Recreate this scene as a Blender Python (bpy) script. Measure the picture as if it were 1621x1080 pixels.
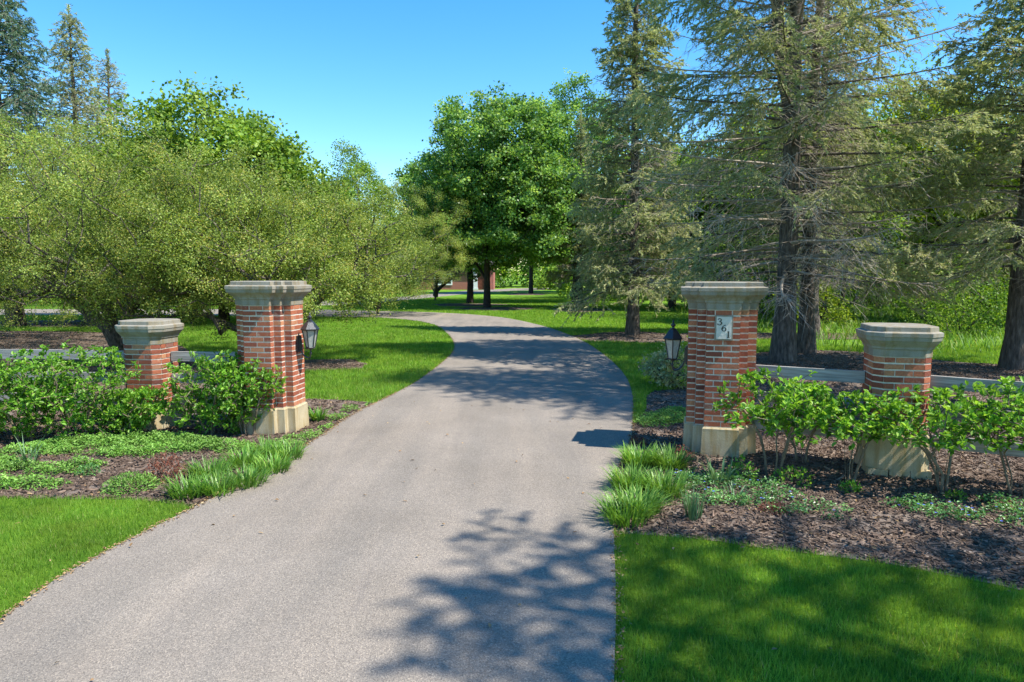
import bpy, bmesh, math, random
import numpy as np
from mathutils import Vector, Matrix
S = bpy.context.scene
for o in list(bpy.data.objects): bpy.data.objects.remove(o)
C = S.collection
R = math.radians
PI = math.pi

# ---------------------------------------------------------------- camera, world, sun, exposure
CAM_H = 2.1; PITCH = math.atan(105/1080.); FPX = 1080.
cam = bpy.data.cameras.new("camera"); camo = bpy.data.objects.new("camera", cam); C.objects.link(camo)
camo.location = (0, 0, CAM_H); camo.rotation_euler = (PI/2-PITCH, 0, 0)
cam.sensor_width = 36; cam.lens = 36*FPX/1621.; cam.clip_start = .05; cam.clip_end = 3000
S.camera = camo
SUN = Vector((1.2, -0.45, 1.9)).normalized()
EL = math.asin(SUN.z); AZ = math.atan2(SUN.x, SUN.y)
w = bpy.data.worlds.new("World"); S.world = w; w.use_nodes = True
nt = w.node_tree; bg = nt.nodes['Background']
sky = nt.nodes.new('ShaderNodeTexSky'); sky.sky_type = 'NISHITA'; sky.sun_disc = False
sky.sun_elevation = EL; sky.sun_rotation = AZ; sky.air_density = 1.1; sky.dust_density = .05; sky.ozone_density = 2.9
sky.altitude = 500
hsv = nt.nodes.new('ShaderNodeHueSaturation'); hsv.inputs['Saturation'].default_value = 1.36
nt.links.new(sky.outputs[0], hsv.inputs['Color']); nt.links.new(hsv.outputs[0], bg.inputs['Color'])
bg.inputs['Strength'].default_value = 0.15
sl = bpy.data.lights.new("sun", 'SUN'); sl.energy = 4.8; sl.angle = R(.53); sl.color = (1, .955, .88)
so = bpy.data.objects.new("sun", sl); C.objects.link(so); so.rotation_euler = SUN.to_track_quat('Z', 'Y').to_euler()
S.view_settings.view_transform = 'Standard'; S.view_settings.look = 'None'
S.view_settings.gamma = 1; S.view_settings.exposure = 1.0
S.render.engine = 'CYCLES'
S.cycles.max_bounces = 6; S.cycles.diffuse_bounces = 4; S.cycles.transmission_bounces = 4; S.cycles.transparent_max_bounces = 4

# ---------------------------------------------------------------- helpers
def G(px, py, z=0.0):
    """point of the level ground seen at a photograph pixel"""
    dx = (px-810.5)/FPX; dy = -(py-540)/FPX
    cp, sp = math.cos(PITCH), math.sin(PITCH)
    d = (dx, cp+dy*sp, -sp+dy*cp)
    t = (z-CAM_H)/d[2]
    return (d[0]*t, d[1]*t)
def GP(pts): return np.array([G(*p) for p in pts])

def tag(o, label=None, cat=None, group=None, kind=None):
    if label: o['label'] = label
    if cat: o['category'] = cat
    if group: o['group'] = group
    if kind: o['kind'] = kind
    return o
def empty(name, loc, label, cat, group=None, rz=0, kind=None):
    o = bpy.data.objects.new(name, None); C.objects.link(o); o.location = loc; o.rotation_euler = (0, 0, rz)
    return tag(o, label, cat, group, kind)
def copy_thing(src, loc, label, rz=0, sc=(1, 1, 1)):
    c = src.copy(); C.objects.link(c); c.location = loc; c.rotation_euler = (0, 0, rz); c.scale = sc; c['label'] = label
    for ch in list(src.children):
        d = ch.copy(); C.objects.link(d); d.parent = c
        for g in list(ch.children):
            e = g.copy(); C.objects.link(e); e.parent = d
    return c

class Acc:
    """collects vertices, faces and a per-vertex value, linked as one mesh object"""
    def __init__(s): s.V = []; s.F = []; s.A = []; s.n = 0
    def add(s, V, F, a=0.5):
        V = np.asarray(V, float).reshape(-1, 3); F = np.asarray(F, dtype=np.int64)
        if len(V) == 0: return
        s.V.append(V); s.F.append(F+s.n)
        s.A.append(np.broadcast_to(np.asarray(a, float), (len(V),)).copy()); s.n += len(V)
    def build(s, name, mat, parent=None, smooth=False):
        me = bpy.data.meshes.new(name)
        V = np.concatenate(s.V) if s.V else np.zeros((0, 3))
        me.vertices.add(len(V)); me.vertices.foreach_set('co', V.ravel())
        loops = np.concatenate([f.ravel() for f in s.F]); tot = np.concatenate([np.full(len(f), f.shape[1]) for f in s.F])
        me.loops.add(len(loops)); me.loops.foreach_set('vertex_index', loops.astype(np.int32))
        st = np.concatenate([[0], np.cumsum(tot)[:-1]]).astype(np.int32)
        me.polygons.add(len(tot)); me.polygons.foreach_set('loop_start', st)
        me.polygons.foreach_set('use_smooth', np.full(len(tot), bool(smooth)))
        me.update(calc_edges=True)
        a = me.attributes.new('v', 'FLOAT', 'POINT'); a.data.foreach_set('value', np.concatenate(s.A).astype(np.float32))
        me.materials.append(mat)
        o = bpy.data.objects.new(name, me); C.objects.link(o)
        if parent is not None: o.parent = parent
        return o

def box(acc, c, h, a=.5, rz=0.0, jit=0):
    """box centre c, half sizes h, turned rz about z"""
    s = np.array([[x, y, z] for z in (-1, 1) for y in (-1, 1) for x in (-1, 1)], float)*np.array(h)
    if jit: s = s+np.random.uniform(-jit, jit, s.shape)
    cr, sr = math.cos(rz), math.sin(rz)
    P = np.stack([s[:, 0]*cr-s[:, 1]*sr, s[:, 0]*sr+s[:, 1]*cr, s[:, 2]], 1)+np.array(c)
    acc.add(P, [[0, 2, 3, 1], [4, 5, 7, 6], [0, 1, 5, 4], [2, 6, 7, 3], [0, 4, 6, 2], [1, 3, 7, 5]], a)

def norm(v): return v/np.maximum(np.linalg.norm(v, axis=-1, keepdims=True), 1e-9)

def tubes(acc, P, Rr, sides=4, a=.5, cap=False):
    """P (N,k,3) polylines, Rr (N,k) radii"""
    P = np.asarray(P, float); Rr = np.asarray(Rr, float)
    N, k, _ = P.shape
    if N == 0: return
    T = np.empty_like(P); T[:, 1:-1] = P[:, 2:]-P[:, :-2] if k > 2 else T[:, 1:-1]
    T[:, 0] = P[:, 1]-P[:, 0]; T[:, -1] = P[:, -1]-P[:, -2]; T = norm(T)
    avg = norm(P[:, -1]-P[:, 0])
    ref = np.where(np.abs(avg[:, 2:3]) > .8, np.array([[1., 0, 0]]), np.array([[0, 0, 1.]]))[:, None, :]
    N1 = norm(np.cross(T, np.broadcast_to(ref, T.shape))); N2 = np.cross(T, N1)
    th = np.arange(sides)*2*PI/sides
    V = P[:, :, None, :]+Rr[:, :, None, None]*(np.cos(th)[None, None, :, None]*N1[:, :, None, :]+np.sin(th)[None, None, :, None]*N2[:, :, None, :])
    i = np.arange(N)[:, None, None]*k*sides; j = np.arange(k-1)[None, :, None]*sides; q = np.arange(sides)[None, None, :]; q2 = (q+1) % sides
    F = np.stack([i+j+q, i+j+q2, i+j+sides+q2, i+j+sides+q], -1).reshape(-1, 4)
    av = np.repeat(np.broadcast_to(np.asarray(a, float), (N,)), k*sides)
    acc.add(V.reshape(-1, 3), F, av)

def rand_unit(rng, n):
    v = rng.normal(size=(n, 3)); return norm(v)

def leaves(acc, P, D, Nn, L, W, a, shape='diamond', fold=.18):
    """a leaf at each P: along D, facing Nn, length L, width W"""
    P = np.asarray(P, float); n = len(P)
    if n == 0: return
    D = norm(D); Sd = norm(np.cross(D, Nn)); U = np.cross(Sd, D)
    L = np.broadcast_to(L, (n,))[:, None]; W = np.broadcast_to(W, (n,))[:, None]
    if shape == 'diamond':
        V = np.stack([P, P+D*L*.45+Sd*W*.5, P+D*L, P+D*L*.45-Sd*W*.5], 1)
        F = np.arange(n*4).reshape(n, 4)
        acc.add(V.reshape(-1, 3), F, np.repeat(a, 4))
    elif shape == 'leaf':
        l = U*W*fold
        V = np.stack([P, P+D*L*.3+Sd*W*.42+l, P+D*L*.68+Sd*W*.4+l, P+D*L-l*.6, P+D*L*.68-Sd*W*.4+l, P+D*L*.3-Sd*W*.42+l], 1)
        b = np.arange(n)[:, None]*6
        F = np.concatenate([b+np.array([[0, 1, 2, 3]]), b+np.array([[0, 3, 4, 5]])])
        acc.add(V.reshape(-1, 3), F, np.repeat(a, 6))
    elif shape == 'tri':
        V = np.stack([P+Sd*W*.5, P-Sd*W*.5, P+D*L], 1)
        acc.add(V.reshape(-1, 3), np.arange(n*3).reshape(n, 3), np.repeat(a, 3))

def blades(acc, P, az, L, W, lean, droop, a, segs=4):
    """arching strap leaves"""
    n = len(P); t = np.linspace(0, 1, segs+1)
    dr = np.stack([np.cos(az), np.sin(az), np.zeros(n)], 1); sd = np.stack([-np.sin(az), np.cos(az), np.zeros(n)], 1)
    V = []
    for i, ti in enumerate(t):
        hor = L*(lean*ti+droop*ti**2.2); ver = L*(ti*(1-.35*lean)-.85*droop*ti**2.6)
        c = P+dr*hor[:, None]; c[:, 2] += ver
        wd = (W*(1-ti**2*.97)*(0.75+.5*min(1, ti*3)))[:, None]*.5
        V.append(c+sd*wd); V.append(c-sd*wd)
    V = np.stack(V, 1); m = 2*(segs+1); b = np.arange(n)[:, None]*m
    F = np.concatenate([b+np.array([[2*i, 2*i+1, 2*i+3, 2*i+2]]) for i in range(segs)])
    acc.add(V.reshape(-1, 3), F, np.repeat(a, m))

def inside(poly, X, Y):
    r = np.zeros(len(X), bool); n = len(poly); j = n-1
    for i in range(n):
        xi, yi = poly[i]; xj, yj = poly[j]
        c = ((yi > Y) != (yj > Y)) & (X < (xj-xi)*(Y-yi)/(yj-yi+1e-12)+xi)
        r ^= c; j = i
    return r

def spline(pts, n=8, closed=False):
    pts = np.asarray(pts, float); m = len(pts); out = []
    for i in range(m if closed else m-1):
        if closed: p0, p1, p2, p3 = pts[(i-1) % m], pts[i], pts[(i+1) % m], pts[(i+2) % m]
        else: p0, p1, p2, p3 = pts[max(i-1, 0)], pts[i], pts[i+1], pts[min(i+2, m-1)]
        for t in np.arange(n)/n:
            out.append(.5*((2*p1)+(-p0+p2)*t+(2*p0-5*p1+4*p2-p3)*t*t+(-p0+3*p1-3*p2+p3)*t**3))
    if not closed: out.append(pts[-1])
    return np.array(out)

# ---------------------------------------------------------------- materials
def newmat(name):
    m = bpy.data.materials.new(name); m.use_nodes = True; nt = m.node_tree; nt.nodes.clear()
    out = nt.nodes.new('ShaderNodeOutputMaterial'); return m, nt, out
def N(nt, typ, **kw):
    n = nt.nodes.new(typ)
    for k, v in kw.items():
        if k in n.inputs: n.inputs[k].default_value = v
        else: setattr(n, k, v)
    return n
def ramp(nt, fac, stops):
    r = nt.nodes.new('ShaderNodeValToRGB'); e = r.color_ramp.elements
    while len(e) < len(stops): e.new(.5)
    for el, (p, c) in zip(e, stops): el.position = p; el.color = (*c, 1) if len(c) == 3 else c
    nt.links.new(fac, r.inputs[0]); return r.outputs[0]
def noise(nt, vec, scale, detail=4, rough=.55, dist=0):
    n = N(nt, 'ShaderNodeTexNoise'); n.inputs['Scale'].default_value = scale; n.inputs['Detail'].default_value = detail
    n.inputs['Roughness'].default_value = rough; n.inputs['Distortion'].default_value = dist
    if vec is not None: nt.links.new(vec, n.inputs['Vector'])
    return n.outputs['Fac']
def mixc(nt, fac, a, b, mode='MIX'):
    m = nt.nodes.new('ShaderNodeMix'); m.data_type = 'RGBA'; m.blend_type = mode
    for inp, v in ((m.inputs[0], fac), (m.inputs[6], a), (m.inputs[7], b)):
        if isinstance(v, (int, float)): inp.default_value = v
        elif isinstance(v, tuple): inp.default_value = (*v, 1)
        else: nt.links.new(v, inp)
    return m.outputs[2]
def pos(nt): return N(nt, 'ShaderNodeNewGeometry').outputs['Position']
def attr(nt, name='v'):
    a = nt.nodes.new('ShaderNodeAttribute'); a.attribute_name = name; return a.outputs['Fac']

def leafmat(name, stops, trans=.35, tcol=(1.25, 1.15, .55), rough=.5, spec=.25, patch=.35, pscale=.6, drift=None):
    m, nt, out = newmat(name)
    col = ramp(nt, attr(nt), stops)
    if patch:
        f = noise(nt, pos(nt), pscale, 3)
        k = ramp(nt, f, [(.3, (1-patch,)*3), (.7, (1+patch*.6,)*3)])
        col = mixc(nt, 1.0, col, k, 'MULTIPLY')
    if drift:
        f5 = noise(nt, pos(nt), drift[0], 5, .65)
        col = mixc(nt, ramp(nt, f5, [(.46, (0,)*3), (.68, (drift[1],)*3)]), col, drift[2])
    p = N(nt, 'ShaderNodeBsdfPrincipled'); p.inputs['Roughness'].default_value = rough
    p.inputs['Specular IOR Level'].default_value = spec
    nt.links.new(col, p.inputs['Base Color'])
    t = N(nt, 'ShaderNodeBsdfTranslucent'); tc = mixc(nt, 1.0, col, tcol, 'MULTIPLY'); nt.links.new(tc, t.inputs['Color'])
    mx = N(nt, 'ShaderNodeMixShader'); mx.inputs[0].default_value = trans
    nt.links.new(p.outputs[0], mx.inputs[1]); nt.links.new(t.outputs[0], mx.inputs[2]); nt.links.new(mx.outputs[0], out.inputs[0])
    return m
def plain(name, stops, scale=20, rough=.8, bump=.3, bscale=None, detail=6, metal=0, spec=.3, vmix=None, stretch=None, bdist=.02):
    m, nt, out = newmat(name)
    tc = nt.nodes.new('ShaderNodeTexCoord').outputs['Object']
    if stretch:
        mp = nt.nodes.new('ShaderNodeMapping'); mp.inputs['Scale'].default_value = stretch; nt.links.new(tc, mp.inputs[0]); tc = mp.outputs[0]
    f = noise(nt, tc, scale, detail)
    col = ramp(nt, f, stops)
    if vmix: col = mixc(nt, 1.0, col, ramp(nt, attr(nt), vmix), 'MULTIPLY')
    p = N(nt, 'ShaderNodeBsdfPrincipled'); p.inputs['Roughness'].default_value = rough; p.inputs['Metallic'].default_value = metal
    p.inputs['Specular IOR Level'].default_value = spec
    nt.links.new(col, p.inputs['Base Color'])
    if bump:
        b = N(nt, 'ShaderNodeBump'); b.inputs['Strength'].default_value = bump; b.inputs['Distance'].default_value = bdist
        f2 = noise(nt, tc, bscale or scale*2, 5); nt.links.new(f2, b.inputs['Height']); nt.links.new(b.outputs[0], p.inputs['Normal'])
    nt.links.new(p.outputs[0], out.inputs[0]); return m

M = {}
M['crab'] = leafmat('crabapple_leaves', [(0, (.085, .13, .025)), (.5, (.24, .33, .06)), (.82, (.41, .52, .13)), (1, (.50, .46, .13))], trans=.45)
M['maple'] = leafmat('maple_leaves', [(0, (.06, .14, .03)), (.5, (.16, .32, .07)), (.85, (.29, .48, .12)), (1, (.40, .56, .17))], trans=.5, rough=.42, spec=.4)
M['maple_light'] = leafmat('light_tree_leaves', [(0, (.09, .18, .02)), (.6, (.21, .34, .045)), (1, (.36, .48, .09))], trans=.4)
M['yellow'] = leafmat('yellow_green_leaves', [(0, (.14, .22, .02)), (.6, (.26, .36, .03)), (1, (.38, .44, .05))], trans=.45)
M['wood'] = leafmat('woodland_leaves', [(0, (.07, .16, .02)), (.5, (.19, .34, .035)), (1, (.36, .52, .07))], trans=.4, patch=.45, pscale=.18)
M['spruce'] = leafmat('spruce_needles', [(0, (.17, .20, .09)), (.5, (.36, .395, .17)), (.8, (.50, .53, .26)), (1, (.50, .43, .25))], trans=.42, rough=.6, tcol=(1.15, 1.15, .75), patch=.3, pscale=.8)
M['blue_spruce'] = leafmat('blue_spruce_needles', [(0, (.07, .13, .075)), (.6, (.15, .24, .14)), (1, (.25, .34, .19))], trans=.25, rough=.6, tcol=(1, 1.1, .8), pscale=.8)
M['shrub'] = leafmat('viburnum_leaves', [(0, (.06, .17, .015)), (.5, (.17, .38, .035)), (1, (.38, .60, .09))], trans=.45, rough=.45, spec=.35, pscale=3)
M['cover'] = leafmat('ground_cover_leaves', [(0, (.07, .18, .025)), (.5, (.18, .36, .055)), (1, (.34, .54, .13))], trans=.3, pscale=3)
M['vinca'] = leafmat('periwinkle_leaves', [(0, (.04, .12, .035)), (.5, (.10, .25, .06)), (1, (.22, .42, .10))], trans=.25, rough=.35, spec=.5, pscale=3)
M['strap'] = leafmat('daylily_leaves', [(0, (.055, .16, .018)), (.6, (.15, .32, .04)), (1, (.34, .50, .10))], trans=.35, rough=.4, spec=.4, pscale=3)
M['iris'] = leafmat('iris_leaves', [(0, (.06, .14, .05)), (.6, (.13, .24, .10)), (1, (.25, .36, .18))], trans=.25, rough=.45, spec=.4, pscale=3)
M['red_leaf'] = leafmat('red_brown_leaves', [(0, (.10, .03, .018)), (.6, (.22, .075, .045)), (1, (.30, .16, .09))], trans=.2, tcol=(1.2, .8, .6), pscale=3)
M['blue_petal'] = leafmat('blue_petals', [(0, (.10, .14, .55)), (1, (.2, .27, .8))], trans=.3, tcol=(1, 1, 1), patch=0)
M['grass'] = leafmat('grass_blades', [(0, (.085, .18, .02)), (.5, (.20, .38, .045)), (.9, (.34, .50, .085)), (1, (.52, .48, .20))], trans=.5, tcol=(1.3, 1.2, .4), rough=.45, spec=.3, patch=.34, pscale=1.6, drift=(2.6, .45, (.30, .36, .05)))
M['wild'] = leafmat('rough_grass_blades', [(0, (.06, .15, .015)), (.55, (.14, .29, .03)), (.8, (.28, .36, .08)), (1, (.42, .38, .22))], trans=.4, patch=.4, pscale=.7)
M['dead_leaf'] = leafmat('dead_leaves', [(0, (.14, .075, .035)), (.6, (.32, .20, .09)), (1, (.50, .38, .2))], trans=.1, tcol=(1, .9, .7), patch=0)
M['bark'] = plain('grey_brown_bark', [(.3, (.04, .032, .026)), (.55, (.12, .098, .08)), (.75, (.22, .185, .155))], 6, .9, .9, 14, stretch=(3, 3, .8), bdist=.04)
M['bark_dark'] = plain('dark_bark', [(.3, (.02, .015, .012)), (.55, (.05, .038, .03)), (.75, (.10, .08, .065))], 7, .9, .9, 14, stretch=(3, 3, .8), bdist=.04)
M['twig'] = plain('dead_grey_twigs', [(.3, (.24, .20, .15)), (.7, (.52, .45, .36))], 9, .85, 0, vmix=[(0, (.55, .5, .45)), (1, (1, 1, 1))])
M['shrub_stem'] = plain('shrub_stems', [(.3, (.10, .075, .045)), (.7, (.26, .20, .13))], 15, .85, .3)

# limestone
def limestone(name, tint=(1, 1, 1)):
    m, nt, out = newmat(name); tc = nt.nodes.new('ShaderNodeTexCoord').outputs['Object']
    f = noise(nt, tc, 4, 6, .6)
    col = ramp(nt, f, [(.3, tuple(.36*t*k for t, k in zip(tint, (1, .92, .74)))), (.6, tuple(.47*t*k for t, k in zip(tint, (1, .93, .76))))])
    mp = nt.nodes.new('ShaderNodeMapping'); mp.inputs['Scale'].default_value = (6, 6, .9); nt.links.new(tc, mp.inputs[0])
    st = noise(nt, mp.outputs[0], 2.2, 5, .6)
    col = mixc(nt, ramp(nt, st, [(.45, (0, 0, 0)), (.66, (.8,)*3)]), col, (.34*tint[0], .255*tint[1], .12*tint[2]))
    f2 = noise(nt, tc, 120, 3); col = mixc(nt, .25, col, ramp(nt, f2, [(.35, (.4,)*3), (.6, (1,)*3)]), 'MULTIPLY')
    p = N(nt, 'ShaderNodeBsdfPrincipled'); p.inputs['Roughness'].default_value = .85; p.inputs['Specular IOR Level'].default_value = .25
    nt.links.new(col, p.inputs['Base Color'])
    b = N(nt, 'ShaderNodeBump'); b.inputs['Strength'].default_value = .25; b.inputs['Distance'].default_value = .01
    nt.links.new(noise(nt, tc, 60, 5), b.inputs['Height']); nt.links.new(b.outputs[0], p.inputs['Normal']); nt.links.new(p.outputs[0], out.inputs[0])
    return m
M['stone'] = limestone('limestone_base', (1.0, .90, .70))
M['cap'] = limestone('weathered_limestone_cap', (.61, .605, .60))
M['plaque'] = plain('plaque_stone', [(.3, (.52, .48, .41)), (.7, (.64, .59, .51))], 14, .8, .2)

def brickmat():
    m, nt, out = newmat('red_bricks'); tc = nt.nodes.new('ShaderNodeTexCoord').outputs['Object']
    col = ramp(nt, attr(nt), [(0, (.105, .04, .032)), (.12, (.22, .065, .040)), (.45, (.34, .100, .052)), (.75, (.42, .14, .072)), (.92, (.46, .22, .11)), (1, (.22, .10, .08))])
    f = noise(nt, tc, 55, 5, .65); col = mixc(nt, .5, col, ramp(nt, f, [(.32, (.45,)*3), (.62, (1.1,)*3)]), 'MULTIPLY')
    f3 = noise(nt, tc, 9, 5, .7); col = mixc(nt, ramp(nt, f3, [(.56, (0,)*3), (.74, (.5,)*3)]), col, (.50, .40, .30))
    p = N(nt, 'ShaderNodeBsdfPrincipled'); p.inputs['Roughness'].default_value = .85; p.inputs['Specular IOR Level'].default_value = .2
    nt.links.new(col, p.inputs['Base Color'])
    b = N(nt, 'ShaderNodeBump'); b.inputs['Strength'].default_value = .5; b.inputs['Distance'].default_value = .008
    nt.links.new(noise(nt, tc, 90, 4), b.inputs['Height']); nt.links.new(b.outputs[0], p.inputs['Normal']); nt.links.new(p.outputs[0], out.inputs[0])
    return m
M['brick'] = brickmat()
M['mortar'] = plain('mortar', [(.3, (.48, .44, .36)), (.6, (.66, .61, .51))], 30, .95, .4, 80, bdist=.005)
M['black'] = plain('black_lantern_metal', [(.3, (.012, .013, .015)), (.7, (.028, .03, .034))], 30, .35, .1, spec=.6)
M['weathered'] = plain('weathered_fence_wood', [(.3, (.20, .185, .16)), (.55, (.36, .335, .30)), (.75, (.48, .45, .40))], 5, .85, .5, 12, stretch=(.6, 9, 9), bdist=.006)
def glassmat():
    m, nt, out = newmat('seeded_lantern_glass'); tc = nt.nodes.new('ShaderNodeTexCoord').outputs['Object']
    p = N(nt, 'ShaderNodeBsdfPrincipled'); p.inputs['Roughness'].default_value = .25
    nt.links.new(ramp(nt, noise(nt, tc, 40, 3), [(.3, (.34, .34, .30)), (.7, (.48, .48, .43))]), p.inputs['Base Color'])
    p.inputs['Transmission Weight'].default_value = .25
    nt.links.new(p.outputs[0], out.inputs[0]); return m
M['glass'] = glassmat()

def groundmats():
    # lawn soil + short grass under the blades
    m, nt, out = newmat('lawn_turf'); P_ = pos(nt)
    f = noise(nt, P_, 1.1, 5, .6); f2 = noise(nt, P_, 45, 5, .75); f4 = noise(nt, P_, .09, 3)
    col = ramp(nt, f, [(.3, (.09, .18, .02)), (.7, (.16, .31, .03))])
    col = mixc(nt, 1., col, ramp(nt, f2, [(.3, (.45, .5, .4)), (.65, (1.35, 1.3, 1.1))]), 'MULTIPLY')
    col = mixc(nt, 1., col, ramp(nt, f4, [(.35, (.85,)*3), (.65, (1.3, 1.2, 1.0))]), 'MULTIPLY')
    p = N(nt, 'ShaderNodeBsdfPrincipled'); p.inputs['Roughness'].default_value = .9; p.inputs['Specular IOR Level'].default_value = .1
    nt.links.new(col, p.inputs['Base Color'])
    b = N(nt, 'ShaderNodeBump'); b.inputs['Strength'].default_value = .8; b.inputs['Distance'].default_value = .04
    nt.links.new(f2, b.inputs['Height']); nt.links.new(b.outputs[0], p.inputs['Normal']); nt.links.new(p.outputs[0], out.inputs[0]); M['lawn'] = m
    # mulch
    m, nt, out = newmat('bark_mulch'); P_ = pos(nt)
    v = nt.nodes.new('ShaderNodeTexVoronoi'); v.inputs['Scale'].default_value = 38; v.inputs['Randomness'].default_value = 1
    nz = nt.nodes.new('ShaderNodeTexNoise'); nz.inputs['Scale'].default_value = 14
    nt.links.new(P_, nz.inputs['Vector']); vm = nt.nodes.new('ShaderNodeVectorMath'); vm.operation = 'MULTIPLY_ADD'
    vm.inputs[1].default_value = (.12, .12, .12); nt.links.new(nz.outputs['Color'], vm.inputs[0]); nt.links.new(P_, vm.inputs[2]); nt.links.new(vm.outputs[0], v.inputs['Vector'])
    sep = nt.nodes.new('ShaderNodeSeparateColor'); nt.links.new(v.outputs['Color'], sep.inputs[0])
    col = ramp(nt, sep.outputs[0], [(0, (.045, .031, .022)), (.5, (.12, .084, .060)), (.85, (.23, .17, .125)), (1, (.38, .30, .23))])
    f = noise(nt, P_, 2.2, 5, .6)
    soil = ramp(nt, noise(nt, P_, 60, 5, .7), [(.3, (.10, .078, .062)), (.7, (.24, .195, .16))])
    col = mixc(nt, ramp(nt, f, [(.48, (0,)*3), (.6, (.9,)*3)]), col, soil)
    p = N(nt, 'ShaderNodeBsdfPrincipled'); p.inputs['Roughness'].default_value = .95; p.inputs['Specular IOR Level'].default_value = .1
    nt.links.new(col, p.inputs['Base Color'])
    b = N(nt, 'ShaderNodeBump'); b.inputs['Strength'].default_value = 1; b.inputs['Distance'].default_value = .03
    nt.links.new(sep.outputs[1], b.inputs['Height']); nt.links.new(b.outputs[0], p.inputs['Normal']); nt.links.new(p.outputs[0], out.inputs[0]); M['mulch'] = m
    # old asphalt
    m, nt, out = newmat('old_asphalt'); P_ = pos(nt)
    base = ramp(nt, noise(nt, P_, .8, 5, .6), [(.3, (.204, .175, .141)), (.7, (.256, .221, .181))])
    mp = nt.nodes.new('ShaderNodeMapping'); mp.inputs['Scale'].default_value = (1.3, .12, 1); mp.inputs['Rotation'].default_value = (0, 0, .12); nt.links.new(P_, mp.inputs[0])
    base = mixc(nt, 1., base, ramp(nt, noise(nt, mp.outputs[0], 1.6, 3), [(.35, (.86, .87, .88)), (.65, (1.08, 1.06, 1.04))]), 'MULTIPLY')
    v = nt.nodes.new('ShaderNodeTexVoronoi'); v.inputs['Scale'].default_value = 150; nt.links.new(P_, v.inputs['Vector'])
    sep = nt.nodes.new('ShaderNodeSeparateColor'); nt.links.new(v.outputs['Color'], sep.inputs[0])
    base = mixc(nt, 1., base, ramp(nt, sep.outputs[0], [(0, (.62, .62, .63)), (.35, (.92,)*3), (.8, (1.06,)*3), (1, (1.5, 1.47, 1.42))]), 'MULTIPLY')
    base = mixc(nt, ramp(nt, noise(nt, P_, 6, 6, .7), [(.58, (0,)*3), (.85, (.4,)*3)]), base, (.13, .115, .105))
    mp2 = nt.nodes.new('ShaderNodeMapping'); mp2.inputs['Scale'].default_value = (2.2, .35, 1); nt.links.new(P_, mp2.inputs[0])
    base = mixc(nt, ramp(nt, noise(nt, mp2.outputs[0], 1.1, 6, .65, .6), [(.60, (0,)*3), (.74, (.42,)*3)]), base, (.15, .13, .118))
    p = N(nt, 'ShaderNodeBsdfPrincipled'); p.inputs['Roughness'].default_value = .9; p.inputs['Specular IOR Level'].default_value = .2
    nt.links.new(base, p.inputs['Base Color'])
    b = N(nt, 'ShaderNodeBump'); b.inputs['Strength'].default_value = .55; b.inputs['Distance'].default_value = .006
    nt.links.new(v.outputs['Distance'], b.inputs['Height']); nt.links.new(b.outputs[0], p.inputs['Normal']); nt.links.new(p.outputs[0], out.inputs[0]); M['asphalt'] = m
groundmats()
M['chips'] = plain('bark_chips', [(.3, (.085, .060, .043)), (.7, (.20, .148, .110))], 12, .9, .3, vmix=[(0, (.45, .42, .4)), (.8, (1.2, 1.1, 1.05)), (1, (2.2, 2.1, 2.0))])

# ---------------------------------------------------------------- ground layout (outlines read off the photograph and laid on the level ground)
RE = [(965, 1300), (972, 1080), (975, 950), (972, 850), (972, 765), (985, 728), (1000, 690), (1002, 650), (1000, 620), (985, 590), (955, 562), (915, 537), (860, 517), (800, 504), (740, 498), (680, 495)]
LE = [(-330, 1240), (0, 985), (100, 915), (200, 860), (300, 810), (400, 757), (500, 697), (560, 657), (620, 627), (660, 605), (700, 575), (717, 557), (718, 543), (708, 529), (688, 515), (650, 507.5), (600, 503.5)]
re_ = spline(GP(RE), 6); le_ = spline(GP(LE), 6)
far_r = np.array([[-12, 41.0], [-22, 41.5], [-36, 41], [-70, 39]]); far_l = np.array([[-12, 34.6], [-22, 35.2], [-36, 35], [-70, 33]])
near_r = np.array([[re_[0][0]+.1, .4], [re_[0][0]+.3, -4.0], [re_[0][0]+1.2, -9]]); near_l = np.array([[le_[0][0]-.6, .9], [-4.6, -3.5], [-6.4, -9]])
RD = np.concatenate([near_r[::-1], re_, spline(far_r, 4)]); LD = np.concatenate([near_l[::-1], le_, spline(far_l, 4)])
drive_poly = np.concatenate([RD, LD[::-1]])
def poly_sheet(name, poly, z, mat, parent=None, kind='structure', thick=0.0):
    bm = bmesh.new(); vs = [bm.verts.new((x, y, z)) for x, y in poly]; f = bm.faces.new(vs)
    if f.normal.z < 0: bmesh.ops.reverse_faces(bm, faces=[f])
    bm.normal_update()
    if thick:
        r = bmesh.ops.extrude_face_region(bm, geom=[f]); vv = [g for g in r['geom'] if isinstance(g, bmesh.types.BMVert)]
        bmesh.ops.translate(bm, verts=vv, vec=(0, 0, thick))
    bmesh.ops.triangulate(bm, faces=bm.faces[:]); bmesh.ops.recalc_face_normals(bm, faces=bm.faces[:])
    me = bpy.data.meshes.new(name); bm.to_mesh(me); bm.free(); me.materials.append(mat)
    o = bpy.data.objects.new(name, me); C.objects.link(o)
    if kind: o['kind'] = kind
    return o
a = Acc()
gx = np.concatenate([[-1500, -300, -80], np.arange(-40, 41, 4), [80, 300, 1500]]); gy = np.concatenate([[-1500, -200, -40], np.arange(-16, 101, 4), [300, 2500]])
X, Y = np.meshgrid(gx, gy); nx, ny = len(gx), len(gy)
idx = np.arange(nx*ny).reshape(ny, nx)
a.add(np.stack([X.ravel(), Y.ravel(), np.zeros(nx*ny)], 1), np.stack([idx[:-1, :-1], idx[:-1, 1:], idx[1:, 1:], idx[1:, :-1]], -1).reshape(-1, 4))
tag(a.build('ground', M['lawn']), kind='structure')
rs = np.random.RandomState(3)
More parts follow.
